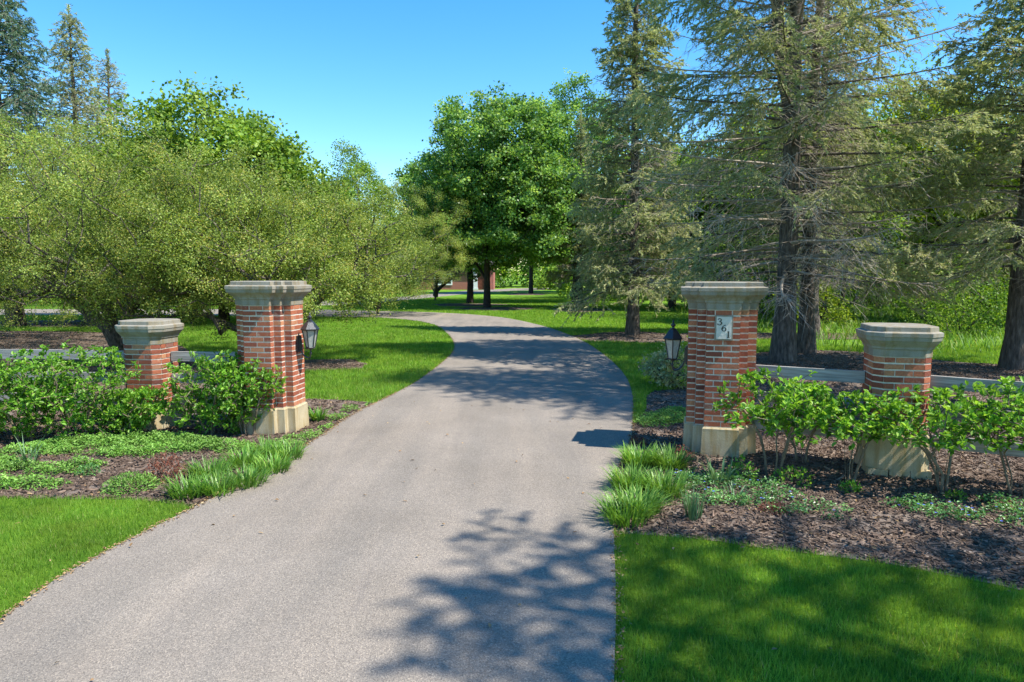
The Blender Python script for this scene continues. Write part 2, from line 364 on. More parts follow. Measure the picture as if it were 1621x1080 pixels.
def rough(poly, amp=.03, step=.18):
    out = []
    n = len(poly)
    for i in range(n):
        p, q = poly[i], poly[(i+1) % n]; d = np.linalg.norm(q-p); m = max(1, int(d/step))
        if d > 14: m = max(1, int(d/1.5))
        for k in range(m): out.append(p+(q-p)*k/m+rs.uniform(-amp, amp, 2)*(k > 0))
    return np.array(out)
# driveway: worn asphalt laid a couple of centimetres proud of the turf
poly_sheet('driveway', rough(drive_poly, .008, .25), 0.004, M['asphalt'], thick=.018)
lane = [(420, 486), (560, 483), (640, 476), (700, 469.5), (750, 464.5), (810, 460.5), (880, 458.8), (960, 459), (960, 456.3), (880, 456), (812, 456.8), (740, 460.5), (690, 465), (640, 470), (560, 476), (420, 479)]
lane_poly = GP(lane)
poly_sheet('lane', lane_poly, 0.004, M['asphalt'], thick=.016)

def edge_between(path, y0, y1):
    m = [p for p in path if y0 <= p[1] <= y1]; return np.array(m)
# beds
lb_front = spline(GP([(-260, 792), (-100, 788), (0, 789), (100, 791), (200, 792), (280, 799), (318, 807)]), 5)
yA = lb_front[-1][1]; yB = G(600, 640)[1]
lb_edge = edge_between(le_, yA, yB)+np.array([.02, 0])
lb_back = spline(GP([(600, 640), (545, 634), (485, 632), (430, 628), (330, 585), (280, 545), (190, 528), (0, 524), (-200, 520), (-500, 540)]), 5)
bed_left = rough(np.concatenate([lb_front, lb_edge, lb_back[1:]]), .03)
rb_front = spline(GP([(978, 846), (1040, 849), (1120, 856), (1200, 868), (1300, 880), (1400, 893), (1500, 912), (1621, 937), (1900, 1010)]), 5)
yA2, yB2 = rb_front[0][1], G(1003, 672)[1]
rb_edge = edge_between(re_, yA2, yB2)[::-1]-np.array([.02, 0])
rb_back = spline(GP([(1003, 672), (1022, 650), (1030, 622), (1090, 612), (1165, 580), (1190, 560), (1290, 555), (1400, 560), (1500, 572), (1621, 580), (1900, 600), (2400, 700)]), 5)
bed_right = rough(np.concatenate([rb_front[::-1], rb_edge[::-1], rb_back]), .03)
def ring(px, py, rx, ry, n=34):
    c = np.array(G(px, py)); t = np.arange(n)*2*PI/n
    k = 1+.10*np.sin(3*t+px)+.06*np.sin(7*t+py)
    return c+np.stack([rx*np.cos(t)*k, ry*np.sin(t)*k], 1)
rings = [ring(500, 578, 1.25, 1.0), ring(1003, 534, 1.95, 2.0), ring(742, 483, 2.6, 2.6), ring(785, 489, 2.6, 2.2), ring(918, 491, 1.8, 2.4), ring(832, 466, 2, 4), ring(1270, 532, 4.5, 1.3), ring(100, 512, 5, 2.2)]
beds = [bed_left, bed_right]+rings
tag(poly_sheet('mulch_bed', bed_left, .006, M['mulch']))
tag(poly_sheet('mulch_bed', bed_right, .006, M['mulch']))
for i, r_ in enumerate(rings): tag(poly_sheet('mulch_bed', r_, .007+i*.0012, M['mulch']))

def in_drive(X, Y): return inside(drive_poly, X, Y) | inside(lane_poly, X, Y)
def in_beds(X, Y):
    r = np.zeros(len(X), bool)
    for b in beds: r |= inside(b, X, Y)
    return r

# ---------------------------------------------------------------- grass
def lawn_grass():
    rng = np.random.RandomState(11)
    pts = []
    D0, Y0 = 8500, 5.2
    bands = [2.0, 3, 4, 5.2]+list(np.geomspace(5.2, 62, 26))[1:]
    for y0, y1 in zip(bands[:-1], bands[1:]):
        hw = .8*y1+1.6; area = 2*hw*(y1-y0); ym = .5*(y0+y1)
        dn = D0*min(1, (Y0/ym)**1.85); n = int(area*dn)
        pts.append(np.stack([rng.uniform(-hw, hw, n), rng.uniform(y0, y1, n)], 1))
    P = np.concatenate(pts); X, Y = P[:, 0], P[:, 1]
    ok = ~in_drive(X, Y)
    # beds keep a ragged edge
    jx = X+rng.normal(0, .018, len(X)); jy = Y+rng.normal(0, .018, len(X))
    ok &= ~in_beds(jx, jy)
    ok &= ~((X > 9) & (Y > 20))
    P = P[ok]; n = len(P); d = P[:, 1]
    k = np.maximum(1, d/5.2)
    clump = np.sin(P[:, 0]*7+np.sin(P[:, 1]*5)*2)*np.sin(P[:, 1]*6.3+np.sin(P[:, 0]*4)*2)
    L = rng.uniform(.035, .062, n)*(1+.18*clump)*np.minimum(k, 2.1)**.5
    W = rng.uniform(.0032, .0052, n)*k**.93
    az = rng.uniform(0, 2*PI, n); tl = np.abs(rng.normal(.35, .28, n))
    Dv = np.stack([np.cos(az)*tl, np.sin(az)*tl, np.ones(n)], 1)
    az2 = rng.uniform(0, PI, n)
    Nn = np.stack([np.cos(az2), np.sin(az2), np.full(n, .2)], 1)
    v = np.clip(rng.beta(2.2, 2.6, n)+.10*clump, 0, .93); v[rng.rand(n) < .018] = 1
    acc = Acc(); leaves(acc, np.c_[P, np.full(n, .002)], Dv, Nn, L, W, v, 'tri')
    tag(acc.build('lawn_grass', M['grass']), 'short mown green lawn grass', 'grass', kind='stuff')
lawn_grass()

def wild_grass():
    rng = np.random.RandomState(12); acc = Acc()
    n = 26000
    X = rng.uniform(9, 34, n); Y = rng.uniform(18, 40, n)
    L = rng.uniform(.2, .7, n); W = rng.uniform(.012, .03, n)
    keep = (rng.rand(n) < (.35+.65*(np.sin(X*1.3)*np.sin(Y*1.1) > -.2))) & (Y > 15+.2*X)
    X, Y, L, W = X[keep], Y[keep], L[keep], W[keep]; n = len(X)
    v = np.clip(rng.beta(2, 2.2, n), 0, 1)
    blades(acc, np.c_[X, Y, np.zeros(n)], rng.uniform(0, 2*PI, n), L, W, rng.uniform(.1, .5, n), rng.uniform(.1, .6, n), v, 3)
    tag(acc.build('rough_grass', M['wild']), 'tall unmown pale and green grass at the edge of the wood', 'grass', kind='stuff')
wild_grass()

# edge debris: dead leaf bits along the driveway edge, bark chips on the beds
def chips():
    rng = np.random.RandomState(5)
    acc = Acc(); P = []
    for y0, y1, dn in ((4, 7, 850), (7, 10, 600), (10, 16, 200), (16, 30, 40)):
        hw = .8*y1+1.5; n = int(2*hw*(y1-y0)*dn)
        q = np.stack([rng.uniform(-hw, hw, n), rng.uniform(y0, y1, n)], 1)
        q = q[in_beds(q[:, 0], q[:, 1]) & ~in_drive(q[:, 0], q[:, 1])]
        P.append(q)
    P = np.concatenate(P); n = len(P)
    s = 1+.05*P[:, 1]
    L = rng.gamma(2.2, .013, n)*s; W = rng.uniform(.003, .012, n)*s; H = rng.uniform(.003, .007, n)
    az = rng.uniform(0, 2*PI, n); tz = rng.normal(0, .22, n)
    Dv = np.stack([np.cos(az)*np.cos(tz), np.sin(az)*np.cos(tz), np.sin(tz)], 1); Sd = np.stack([-np.sin(az), np.cos(az), rng.normal(0, .3, n)], 1); U = norm(np.cross(Dv, Sd))
    c = np.c_[P, .016+rng.uniform(0, .012, n)]
    V = []
    for k_, wz in ((-1, 1), (1, 1)):
        for sx in (-1, 1):
            for sy in (-1, 1):
                V.append(c+Dv*(L*sx*.5*rng.uniform(.7, 1.2, n))[:, None]+Sd*(W*sy*.5*rng.uniform(.6, 1.2, n))[:, None]+U*(H*k_)[:, None])
    V = np.stack(V, 1); b = np.arange(n)[:, None]*8
    F = np.concatenate([b+np.array([q]) for q in ([4, 6, 7, 5], [0, 4, 5, 1], [2, 3, 7, 6], [0, 2, 6, 4], [1, 5, 7, 3])])
    acc.add(V.reshape(-1, 3), F, np.repeat(np.clip(rng.beta(1.6, 2.4, n), 0, 1), 8))
    tag(acc.build('bark_chips', M['chips']), 'dark brown bark chips spread over the planting beds', 'mulch', kind='stuff')
    acc = Acc(); P = []
    for path, sgn in ((le_, -1), (re_, 1)):
        for p, q in zip(path[:-1], path[1:]):
            d = np.linalg.norm(q-p); y = .5*(p[1]+q[1])
            if y > 24 or y < 1.5: continue
            n = int(d*(150 if y < 12 else 60)*(1 if sgn < 0 else .5)); t = rng.rand(n, 1)
            nrm = np.array([-(q-p)[1], (q-p)[0]])/max(d, 1e-6)*(-sgn)*-1
            off = np.abs(rng.normal(0, .028, (n, 1)))*rng.choice([-.35, 1], (n, 1), p=[.3, .7])
            P.append(p+(q-p)*t+nrm*off*(1 if sgn < 0 else -1)*(1))
    P = np.concatenate(P); n = len(P)
    leaves(acc, np.c_[P, np.full(n, .026)+rng.uniform(0, .01, n)], np.c_[rng.normal(size=(n, 2)), rng.normal(0, .15, n)], np.c_[rng.normal(0, .3, (n, 2)), np.ones(n)], rng.uniform(.015, .035, n), rng.uniform(.008, .016, n), rng.beta(2, 2, n), 'leaf')
    # a few dead leaves on the beds and the lawn
    n = 3200; q = np.stack([rng.uniform(-9, 8, n), rng.uniform(3, 12, n)], 1); q = q[in_beds(q[:, 0], q[:, 1]) | (rng.rand(n) < .07)]; n = len(q)
    leaves(acc, np.c_[q, np.full(n, .035)], np.c_[rng.normal(size=(n, 2)), rng.normal(0, .2, n)], np.c_[rng.normal(0, .4, (n, 2)), np.ones(n)], rng.uniform(.02, .05, n), rng.uniform(.012, .03, n), rng.beta(2, 2, n), 'leaf')
    tag(acc.build('leaf_litter', M['dead_leaf']), 'dry leaf litter along the driveway edges', 'litter', kind='stuff')
chips()

# ---------------------------------------------------------------- pillars
def plan_steps(A, n, off=0.0):
    """square plan whose corners step back twice; A = flat face width, n = step"""
    h = A/2; q = [(h, -(h+2*n)-off), (h+off, -(h+2*n)-off)]
    pts = []
    c = [(h+off, -(h+2*n)-off), (h+off, -(h+n)-off), (h+n+off, -(h+n)-off), (h+n+off, -h-off), (h+2*n+off, -h-off)]
    for k in range(4):
        cr, sr = [(1, 0), (0, 1), (-1, 0), (0, -1)][k]
        for x, y in c: pts.append((x*cr-y*sr, x*sr+y*cr))
    return np.array(pts)
def plan_cham(A, c, off=0.0):
    h = A/2+off*(math.sqrt(2)-1); Wd = A/2+c+off
    return np.array([(h, -Wd), (Wd, -h), (Wd, h), (h, Wd), (-h, Wd), (-Wd, h), (-Wd, -h), (-h, -Wd)])
def loft(acc, planf, prof, a=.5, closetop=True, closebot=True):
    """prof: list of (offset, z)"""
    k = len(planf(0)); V = []
    for off, z in prof: V.append(np.c_[planf(off), np.full(k, z)])
    V = np.concatenate(V); q = np.arange(k); q2 = (q+1) % k
    F = np.concatenate([np.stack([i*k+q, i*k+q2, (i+1)*k+q2, (i+1)*k+q], -1) for i in range(len(prof)-1)])
    acc.add(V, F, a)
    for on, i, rev in ((closebot, 0, 1), (closetop, len(prof)-1, 0)):
        if on:
            f = np.arange(k)+i*k; f = f[::-1] if rev else f
            acc.F.append((f+acc.n-len(V))[None, :])
def pillar(name, loc, rz, big, label, found=0.0):
    root = empty(name, (loc[0], loc[1], 0), label, 'gate pillar', 'brick gate pillars', rz)
    rng = random.Random(int(loc[0]*100)); np.random.seed(abs(int(loc[0]*100)))
    if big: A, n, nc, hb, hf, ov = .37, .10, 20, .35, 0, .095; pf = lambda o: plan_steps(A, n, o)
    else: A, n, nc, hb, hf, ov = .37, .09, 12, .36, found, .085; pf = lambda o: plan_cham(A, n, o)
    ch = .0677; z0 = hb+hf; z1 = z0+nc*ch
    b = Acc(); 
    if hf:
        f_ = Acc(); h = A/2+n+.03
        for i in range(3): box(f_, (-h+h/3+i*2*h/3, 0, hf/2-.012), (h/3-.006, h, hf/2+.01), .3+.2*i, 0, .004)
        f_.build('foundation', M['stone'], root)
    loft(b, pf, [(.028, -.03 if not hf else hf), (.028, hf+.05), (.018, z0-.045), (.018, z0-.02), (.002, z0)])
    b.build('stone_base', M['stone'], root)
    m = Acc(); loft(m, pf, [(-.0065, z0), (-.0065, z1)]); mo = m.build('mortar_core', M['mortar'], root)
    k = Acc(); hb2 = (ch-.0155)/2; g = .006
    for c in range(nc):
        z = z0+(c+.5)*ch
        if big:
            W2 = A/2+2*n; cuts = [(-A/2, 0), (0, A/2)] if c % 2 == 0 else [(-A/2, -A/2+.092), (-A/2+.092, A/2-.092), (A/2-.092, A/2)]
            for q in range(4):
                cr, sr = [(1, 0), (0, 1), (-1, 0), (0, -1)][q]
                for (u0, u1) in cuts:
                    # face bricks; outer ends are flush with the stepped return
                    e0 = u0+(g if u0 > -A/2+.001 else 0); e1 = u1-(g if u1 < A/2-.001 else 0)
                    cx, cy = (e0+e1)/2, -(W2-.05); box(k, (cx*cr-cy*sr, cx*sr+cy*cr, z), ((e1-e0)/2 if q % 2 == 0 else .0475, .0475 if q % 2 == 0 else (e1-e0)/2, hb2), rng.betavariate(2.2, 2.0), 0, .0012)
                cx, cy = A/2+n/2, -(A/2+n/2+0); box(k, (cx*cr-cy*sr, cx*sr+cy*cr, z), (.0465, .0465, hb2), rng.betavariate(2.2, 2.0), 0, .0012)
        else:
            W2 = A/2+n
            cuts = [(-A/2, -.005), (.005, A/2)] if c % 2 == 0 else [(-A/2, -A/2+.095), (-A/2+.105, A/2-.105), (A/2-.095, A/2)]
            for q in range(4):
                cr, sr = [(1, 0), (0, 1), (-1, 0), (0, -1)][q]
                for (u0, u1) in cuts:
                    cx, cy = (u0+u1)/2, -(W2-.04)
                    box(k, (cx*cr-cy*sr, cx*sr+cy*cr, z), ((u1-u0)/2 if q % 2 == 0 else .04, .04 if q % 2 == 0 else (u1-u0)/2, hb2), rng.betavariate(2.2, 2.0), 0, .0012)
                d = (A/2+n/2)-.04/math.sqrt(2); cx, cy = d, -d
                box(k, (cx*cr-cy*sr, cx*sr+cy*cr, z), (n*math.sqrt(2)/2-.008, .04, hb2), rng.random(), q*PI/2+PI/4, .0012)
    k.build('brick_shaft', M['brick'], root)
    cp = Acc(); t = z1
    loft(cp, pf, [(.004, t), (.004, t+.075), (.018, t+.08), (.020, t+.10), (.030, t+.115), (.047, t+.135), (ov-.022, t+.158), (ov-.012, t+.168), (ov-.006, t+.205), (ov, t+.21), (ov, t+.248), (ov-.012, t+.255), (.045, t+.262), (.043, t+.305), (.035, t+.312)])
    cp.build('stone_cap', M['cap'], root)
    return root, z1+.312
def on_ground(px, py, back):
    """centre of a thing whose front foot shows at this pixel, back metres behind it along the line of sight"""
    x, y = G(px, py); d = math.hypot(x, y); return (x*(d+back)/d, y*(d+back)/d)
ANG_R = R(-14); ANG_L = R(-7)
pR = on_ground(1136, 724, .385); pL = on_ground(434, 689, .40)
big_r, _ = pillar('brick_pillar', pR, ANG_R, True, 'tall brick gate pillar bearing the number plaque, right of the driveway')
big_l, _ = pillar('brick_pillar', pL, ANG_L, True, 'tall brick gate pillar without a plaque, left of the driveway')
pRs = on_ground(1409, 757, .31); pLs = on_ground(246, 682, .31)
sm_r, _ = pillar('brick_pillar', pRs, ANG_R, False, 'short brick pillar with exposed foundation blocks behind the open leggy shrubs', .09)
sm_l, _ = pillar('brick_pillar', pLs, ANG_L, False, 'short brick pillar half hidden in the dense leafy hedge under a crabapple', .0)
sm_r['category'] = sm_l['category'] = 'pillar'; sm_r['group'] = sm_l['group'] = 'short brick fence pillars'; sm_r.name = 'short_pillar'; sm_l.name = 'short_pillar'
big_l['group'] = big_r['group'] = 'tall brick gate pillars'

# plaque with the house number
def stroke(acc, pts, w0, w1, y, n=6):
    P = spline(np.array(pts, float), n) if len(pts) > 2 else np.array(pts, float)
    T = np.gradient(P, axis=0); T = norm(T); Nn = np.stack([-T[:, 1], T[:, 0]], 1)
    ang = np.abs(T[:, 0])   # contrast: upright strokes thick, level strokes thin
    wd = (w1+(w0-w1)*(1-ang))[:, None]*.5
    Lp, Rp = P+Nn*wd, P-Nn*wd; m = len(P)
    V = np.concatenate([np.c_[Lp[:, 0], np.full(m, y), Lp[:, 1]], np.c_[Rp[:, 0], np.full(m, y), Rp[:, 1]]])
    i = np.arange(m-1); acc.add(V, np.stack([i, i+1, i+1+m, i+m], -1), .5)
plq = empty('number_plaque', (pR[0], pR[1], 0), 'pale stone house number plaque reading 361 on the tall pillar', 'plaque', rz=ANG_R)
yf = -(.185+.2)
pa = Acc(); cx, cz = .0, 1.50
box(pa, (cx+.005, yf-.006, cz), (.098, .014, .142)); pa.build('plaque_frame', M['cap'], plq)
pb = Acc(); box(pb, (cx+.005, yf-.014, cz+.002), (.082, .012, .126)); pb.build('plaque_face', M['plaque'], plq)
def digits():
    y = yf-.0275
    for ch_, ox, oz in (('3', -.045, .070), ('6', .005, .0), ('1', .052, -.072)):
        acc = Acc(); s = .036
        f = lambda L_: [(cx+ox+u*s, cz+oz+v*s) for u, v in L_]
        if ch_ == '3':
            stroke(acc, f([(-.5, .65), (-.15, 1), (.35, .9), (.5, .55), (.25, .2), (-.1, .08)]), .016, .009, y)
            stroke(acc, f([(-.1, .08), (.4, -.05), (.6, -.45), (.35, -.9), (-.15, -1), (-.5, -.8), (-.6, -.55)]), .017, .009, y-.0004)
        elif ch_ == '6':
            stroke(acc, f([(.5, .95), (-.05, .7), (-.45, .2), (-.58, -.35), (-.35, -.85), (.05, -1), (.42, -.8), (.55, -.4), (.4, 0), (.05, .12), (-.3, 0), (-.52, -.3)]), .016, .009, y)
        else:
            stroke(acc, f([(.05, 1), (.05, -1)]), .016, .016, y); stroke(acc, f([(-.3, .75), (.05, 1)]), .006, .006, y-.0004)
            stroke(acc, f([(-.35, -1), (.45, -1)]), .008, .008, y-.0004)
        acc.build('numeral', M['black'], plq)
digits()

# ---------------------------------------------------------------- lanterns
def lantern(pil, ang, side, zc, label, fwd=0.0):
    """side +1: on the face turned to +x; -1: to -x. Local: root at the wall, +x away from the wall"""
    a_ = ang+(0 if side > 0 else PI)
    hw = .384
    loc = (pil[0]+math.cos(a_)*hw, pil[1]+math.sin(a_)*hw, zc)
    r = empty('wall_lantern', loc, label, 'lantern', 'lanterns on the gate pillars', a_)
    b = Acc(); box(b, (.010, 0, .03), (.010, .045, .09)); box(b, (.024, 0, .03), (.006, .032, .075)); b.build('back_plate', M['black'], r)
    arm = Acc(); P = spline([(.02, 0, -.02), (.055, 0, -.09), (.10, 0, -.125), (.135, 0, -.12), (.145, 0, -.08)], 5)
    tubes(arm, P[None], np.full((1, len(P)), .009), 8)
    P = spline([(.03, 0, -.045), (.065, 0, -.02), (.10, 0, -.025), (.10, 0, -.055), (.075, 0, -.06)], 5); tubes(arm, P[None], np.full((1, len(P)), .005), 6)
    arm.build('scroll_arm', M['black'], r)
    cx = .145
    def lathe(acc, prof, s=12):
        th = np.arange(s)*2*PI/s; V = np.concatenate([np.stack([cx+rr*np.cos(th), rr*np.sin(th), np.full(s, z)], 1) for rr, z in prof])
        q = np.arange(s); q2 = (q+1) % s; acc.add(V, np.concatenate([np.stack([i*s+q, i*s+q2, (i+1)*s+q2, (i+1)*s+q], -1) for i in range(len(prof)-1)]))
    fr = Acc(); lathe(fr, [(.0, -.10), (.012, -.09), (.014, -.07), (.006, -.055), (.012, -.035), (.045, -.02), (.05, -.01), (.0, -.01)])
    n = 6; th = np.arange(n)*2*PI/n+PI/6
    bt, tp = .048, .088; z0, z1 = -.01, .19
    Pb = np.stack([cx+bt*np.cos(th), bt*np.sin(th), np.full(n, z0)], 1); Pt = np.stack([cx+tp*np.cos(th), tp*np.sin(th), np.full(n, z1)], 1)
    tubes(fr, np.stack([Pb, Pt], 1), np.full((n, 2), .0055), 5)
    tubes(fr, np.stack([Pb, np.roll(Pb, -1, 0)], 1), np.full((n, 2), .006), 5); tubes(fr, np.stack([Pt, np.roll(Pt, -1, 0)], 1), np.full((n, 2), .008), 5)
    fr.build('cage_frame', M['black'], r)
    gl = Acc(); k = .94
    V = np.concatenate([(Pb-[cx, 0, 0])*[k, k, 1]+[cx, 0, 0], (Pt-[cx, 0, 0])*[k, k, 1]+[cx, 0, 0]]); q = np.arange(n); q2 = (q+1) % n
    gl.add(V, np.stack([q, q2, n+q2, n+q], -1)); gl.build('glass_panes', M['glass'], r)
    ro = Acc(); V = []; pr = [(.104, .19), (.106, .198), (.086, .222), (.066, .25), (.05, .27), (.034, .283), (.03, .285)]
    for rr, z in pr: V.append(np.stack([cx+rr*np.cos(th), rr*np.sin(th), np.full(n, z)], 1))
    V = np.concatenate(V); ro.add(V, np.concatenate([np.stack([i*n+q, i*n+q2, (i+1)*n+q2, (i+1)*n+q], -1) for i in range(len(pr)-1)]))
    lathe(ro, [(.104, .19), (.0, .19)]); ro.build('roof', M['black'], r)
    fi = Acc(); lathe(fi, [(.03, .283), (.034, .292), (.014, .30), (.012, .31), (.024, .322), (.026, .332), (.012, .345), (.006, .352), (.011, .362), (.005, .375), (.0, .385)]); fi.build('finial', M['black'], r); r.scale = (1.2, 1.2, 1.2)
    return r
lantern(pR, ANG_R, -1, 1.10, 'black lantern on the number pillar, in front of grass')
lantern(pL, ANG_L, 1, 1.14, 'black lantern on the pillar left of the driveway')

# ---------------------------------------------------------------- rail fence
def fence(p, q, label, e0=.33, e1=.33):
    p, q = np.array(p), np.array(q); d = np.linalg.norm(q-p); t = (q-p)/d
    ang = math.atan2(t[1], t[0]); p2 = p+t*e0; L = d-e0-e1
    r = empty('rail_fence', (p2[0], p2[1], 0), label, 'fence', 'weathered rail fence between the pillars', ang)
    rng = random.Random(int(p[0]*37))
    for z in (.99, .68, .37):
        a = Acc(); n = max(2, int(L/.5)); xs = np.linspace(0, L, n+1); V = []
        for x in xs:
            dz, dy = rng.uniform(-.006, .006), rng.uniform(-.006, .006)
            V += [(x, -.019+dy, z-.066+dz), (x, .019+dy, z-.066+dz), (x, .019+dy, z+.066+dz), (x, -.019+dy, z+.066+dz)]
        F = [[4*i+j, 4*i+4+j, 4*i+4+(j+1) % 4, 4*i+(j+1) % 4] for i in range(n) for j in range(4)]+[[0, 1, 2, 3], [4*n+3, 4*n+2, 4*n+1, 4*n]]
        a.add(V, F); a.build('rail', M['weathered'], r)
fence(pR, pRs, 'weathered fence rails between the number pillar and the short pillar', .37, .29)
tR = norm((np.array(pRs)-np.array(pR))[None])[0]; tL = norm((np.array(pLs)-np.array(pL))[None])[0]
fence(pRs, np.array(pRs)+tR*4.2, 'weathered fence rails running from the short pillar beside the open shrubs', .29, 0)
fence(pLs, pL, 'weathered fence rails behind the leafy hedge between two pillars', .29, .37)
fence(np.array(pLs)+tL*5, pLs, 'weathered fence rails mostly buried in the hedge beyond the half hidden pillar', 0, .29)

# ---------------------------------------------------------------- tree growing
def grow(trunks, targets, rng, segl=.5, pen=.35, jit=.06, up=.0, zpen=.6):
    posn = []; par = []; pl = []
    for tr in trunks:
        prev = -1
        for i, p in enumerate(tr):
            posn.append(np.array(p, float)); par.append(prev if i else -1); pl.append((pl[prev]+np.linalg.norm(posn[-1]-posn[prev])) if i else 0.0); prev = len(posn)-1
    ntr = len(posn)
    P = np.zeros((ntr+len(targets)*10+10, 3)); PL = np.zeros(len(P)); n = ntr
    P[:n] = posn; PL[:n] = pl
    T = np.asarray(targets); T = T[np.argsort(np.min(np.linalg.norm(T[:, None]-P[None, :ntr], axis=2), 1))]
    free = np.array([p[2] for p in posn]); zmin = free.max()*.0
    tips = []
    for t in T:
        d = np.linalg.norm(P[:n]-t, axis=1)
        cost = d+pen*PL[:n]+zpen*np.maximum(0, P[:n, 2]-t[2]+.1*d)
        i = int(np.argmin(cost)); dd = d[i]; m = max(1, min(9, int(dd/segl)))
        p0 = P[i].copy(); prev = i
        for k in range(1, m+1):
            f = k/m; q = p0+(t-p0)*f; q[2] += up*dd*math.sin(f*PI)
            if k < m: q += rng.normal(0, jit*dd/m**.5, 3)
            P[n] = q; par.append(prev); PL[n] = PL[prev]+np.linalg.norm(q-P[prev]); prev = n; n += 1
        tips.append(prev)
    P = P[:n]; par = np.array(par); cnt = np.zeros(n); cnt[tips] = 1
    for i in range(n-1, -1, -1):
        if par[i] >= 0: cnt[par[i]] += cnt[i]
    return P, par, np.maximum(cnt, 1), np.array(tips)

def tree_mesh(acc, P, par, cnt, rb, rt, sides=5, flare=None):
    tot = cnt.max(); ex = math.log(rb/rt)/math.log(max(tot, 2)); r = rt*cnt**ex
    i = np.where(par >= 0)[0]; r0 = np.minimum(r[par[i]], r[i]*1.3); r1 = r[i]
    root = par[par[i]] < 0
    if flare: r0 = np.where(root, r0*flare, r0)
    big = r1 > rb*.25
    for m, s in ((big, max(sides, 8)), (~big, sides)):
        if m.any():
            A, B = P[par[i[m]]], P[i[m]]
            tubes(acc, np.stack([A, B+(B-A)*.02], 1), np.stack([r0[m], r1[m]], 1), s)
    return r

def env_targets(ells, n, rng, shell=.55, minr=0):
    """points in a union of ellipsoids (cx,cy,cz,rx,ry,rz), denser to the outside, with lumps"""
    out = []; vol = np.array([e[3]*e[4]*e[5] for e in ells]); w = vol**.8; w = w/w.sum()
    ph = rng.uniform(0, 6, 6)
    for e, k in zip(ells, (w*n).astype(int)+1):
        u = rand_unit(rng, k); rad = np.where(rng.rand(k) < shell, rng.uniform(.75, 1.0, k), rng.rand(k)**(1/3.))
        lump = 1+.15*np.sin(4*u[:, 0]+ph[0]+3*u[:, 2])+.13*np.sin(6*u[:, 1]+ph[1])+.10*np.sin(9*u[:, 2]+ph[2]+5*u[:, 0])
        out.append(np.array(e[:3])+u*(rad*lump)[:, None]*np.array(e[3:]))
    return np.concatenate(out)

def scatter_leaves(acc, C_, per, sig, L, W, rng, upn=1.0, shape='diamond', flat=1.0, center=None, vsh=.42):
    n = len(C_)*per; c = np.repeat(C_, per, 0); cv = np.repeat(rng.normal(0, vsh*.5, len(C_)), per)
    off = rng.normal(0, 1, (n, 3))*sig*np.array([1, 1, flat]); P = c+off
    D = rand_unit(rng, n)+norm(off)*.5; D[:, 2] -= .15
    Nn = rand_unit(rng, n); Nn[:, 2] = np.abs(Nn[:, 2])+upn
    v = np.clip(rng.beta(2.3, 2.3, n)+cv, 0, 1)
    leaves(acc, P, D, Nn, rng.uniform(.7, 1.2, n)*L, rng.uniform(.7, 1.2, n)*W, v, shape)

def broad_tree(name, loc, label, cat, group, ells, H, nt_, per, sig, L, W, leafm, barkm, rb, rt=.008, seed=0, segl=.6, forks=None, up=.05, jit=.07, shell=.6, pen=.3, zpen=.6, extra=None, upn=1.0, midleaf=.5, flat=.8, sprouts=0):
    rng = np.random.RandomState(seed); root = empty(name, (loc[0], loc[1], 0), label, cat, group)
    T = env_targets(ells, nt_, rng, shell)
    if sprouts:      # shoots standing out of the crown top
        k = sprouts; e = ells[rng.randint(len(ells))]; u = rand_unit(rng, k); u[:, 2] = np.abs(u[:, 2])*.8+.35; u = norm(u)
        T = np.concatenate([T, np.array(ells[0][:3])+u*np.array(ells[0][3:])*rng.uniform(1.02, 1.16, (k, 1))])
    tr = forks or [[(0, 0, -.05), (.02, .02, H*.12), (.0, -.02, H*.22), (.03, .0, H*.34), (.0, .03, H*.48), (-.03, 0, H*.62), (0, .02, H*.75)]]
    P, par, cnt, tips = grow(tr, T, rng, segl, pen, jit, up, zpen)
    a = Acc(); tree_mesh(a, P, par, cnt, rb, rt, 4, 1.35); t = a.build('trunk', barkm, root, smooth=True)
    l = Acc(); thin = np.where((cnt <= 3) & (np.arange(len(P)) > sum(len(x) for x in tr)))[0]
    m2 = thin[rng.rand(len(thin)) < midleaf]
    CC = np.concatenate([P[tips], P[m2]]); scatter_leaves(l, CC, per, sig, L, W, rng, upn, flat=flat)
    l.build('crown', leafm, root)
    return root

# crabapples (fine leaves, twisting low limbs)
def crab(loc, label, ells, H, seed, nt_=1150, per=105, forks=None, rb=.16):
    return broad_tree('crabapple_tree', loc, label, 'tree', 'crabapple trees beside the drive', ells, H, nt_, per, .13, .052, .032, M['crab'], M['bark'], rb, .005, seed, .35, forks, .06, .10, .62, .25, .35, upn=.6, midleaf=.6, flat=.75)
fk = lambda s: [[(0, 0, -.05), (.03, .02, .4), (.1*s, 0, .8), (.35*s, .1, 1.25), (.9*s, .15, 1.7), (1.6*s, .1, 2.3)], [(.05, 0, .3), (-.15*s, -.1, .75), (-.6*s, -.15, 1.2), (-1.2*s, -.2, 1.7), (-1.9*s, -.3, 2.1)], [(0, .05, .4), (.05, .3, 1.0), (.0, .8, 1.6), (.1, 1.4, 2.2)], [(0, -.03, .4), (.1, -.4, 1.0), (.25, -.9, 1.6), (.3, -1.5, 2.0)]]
c1 = crab((-10.0, 17.2), 'crabapple with a dark forked trunk behind the half hidden short pillar', [(0, 0, 3.5, 4.7, 4.0, 2.3), (2.2, -1.0, 2.7, 2.8, 2.4, 1.7), (-3.2, -.6, 2.7, 3.2, 2.4, 1.8), (0, -2.2, 2.6, 3.2, 1.6, 1.4)], 5.5, 21, forks=fk(1))
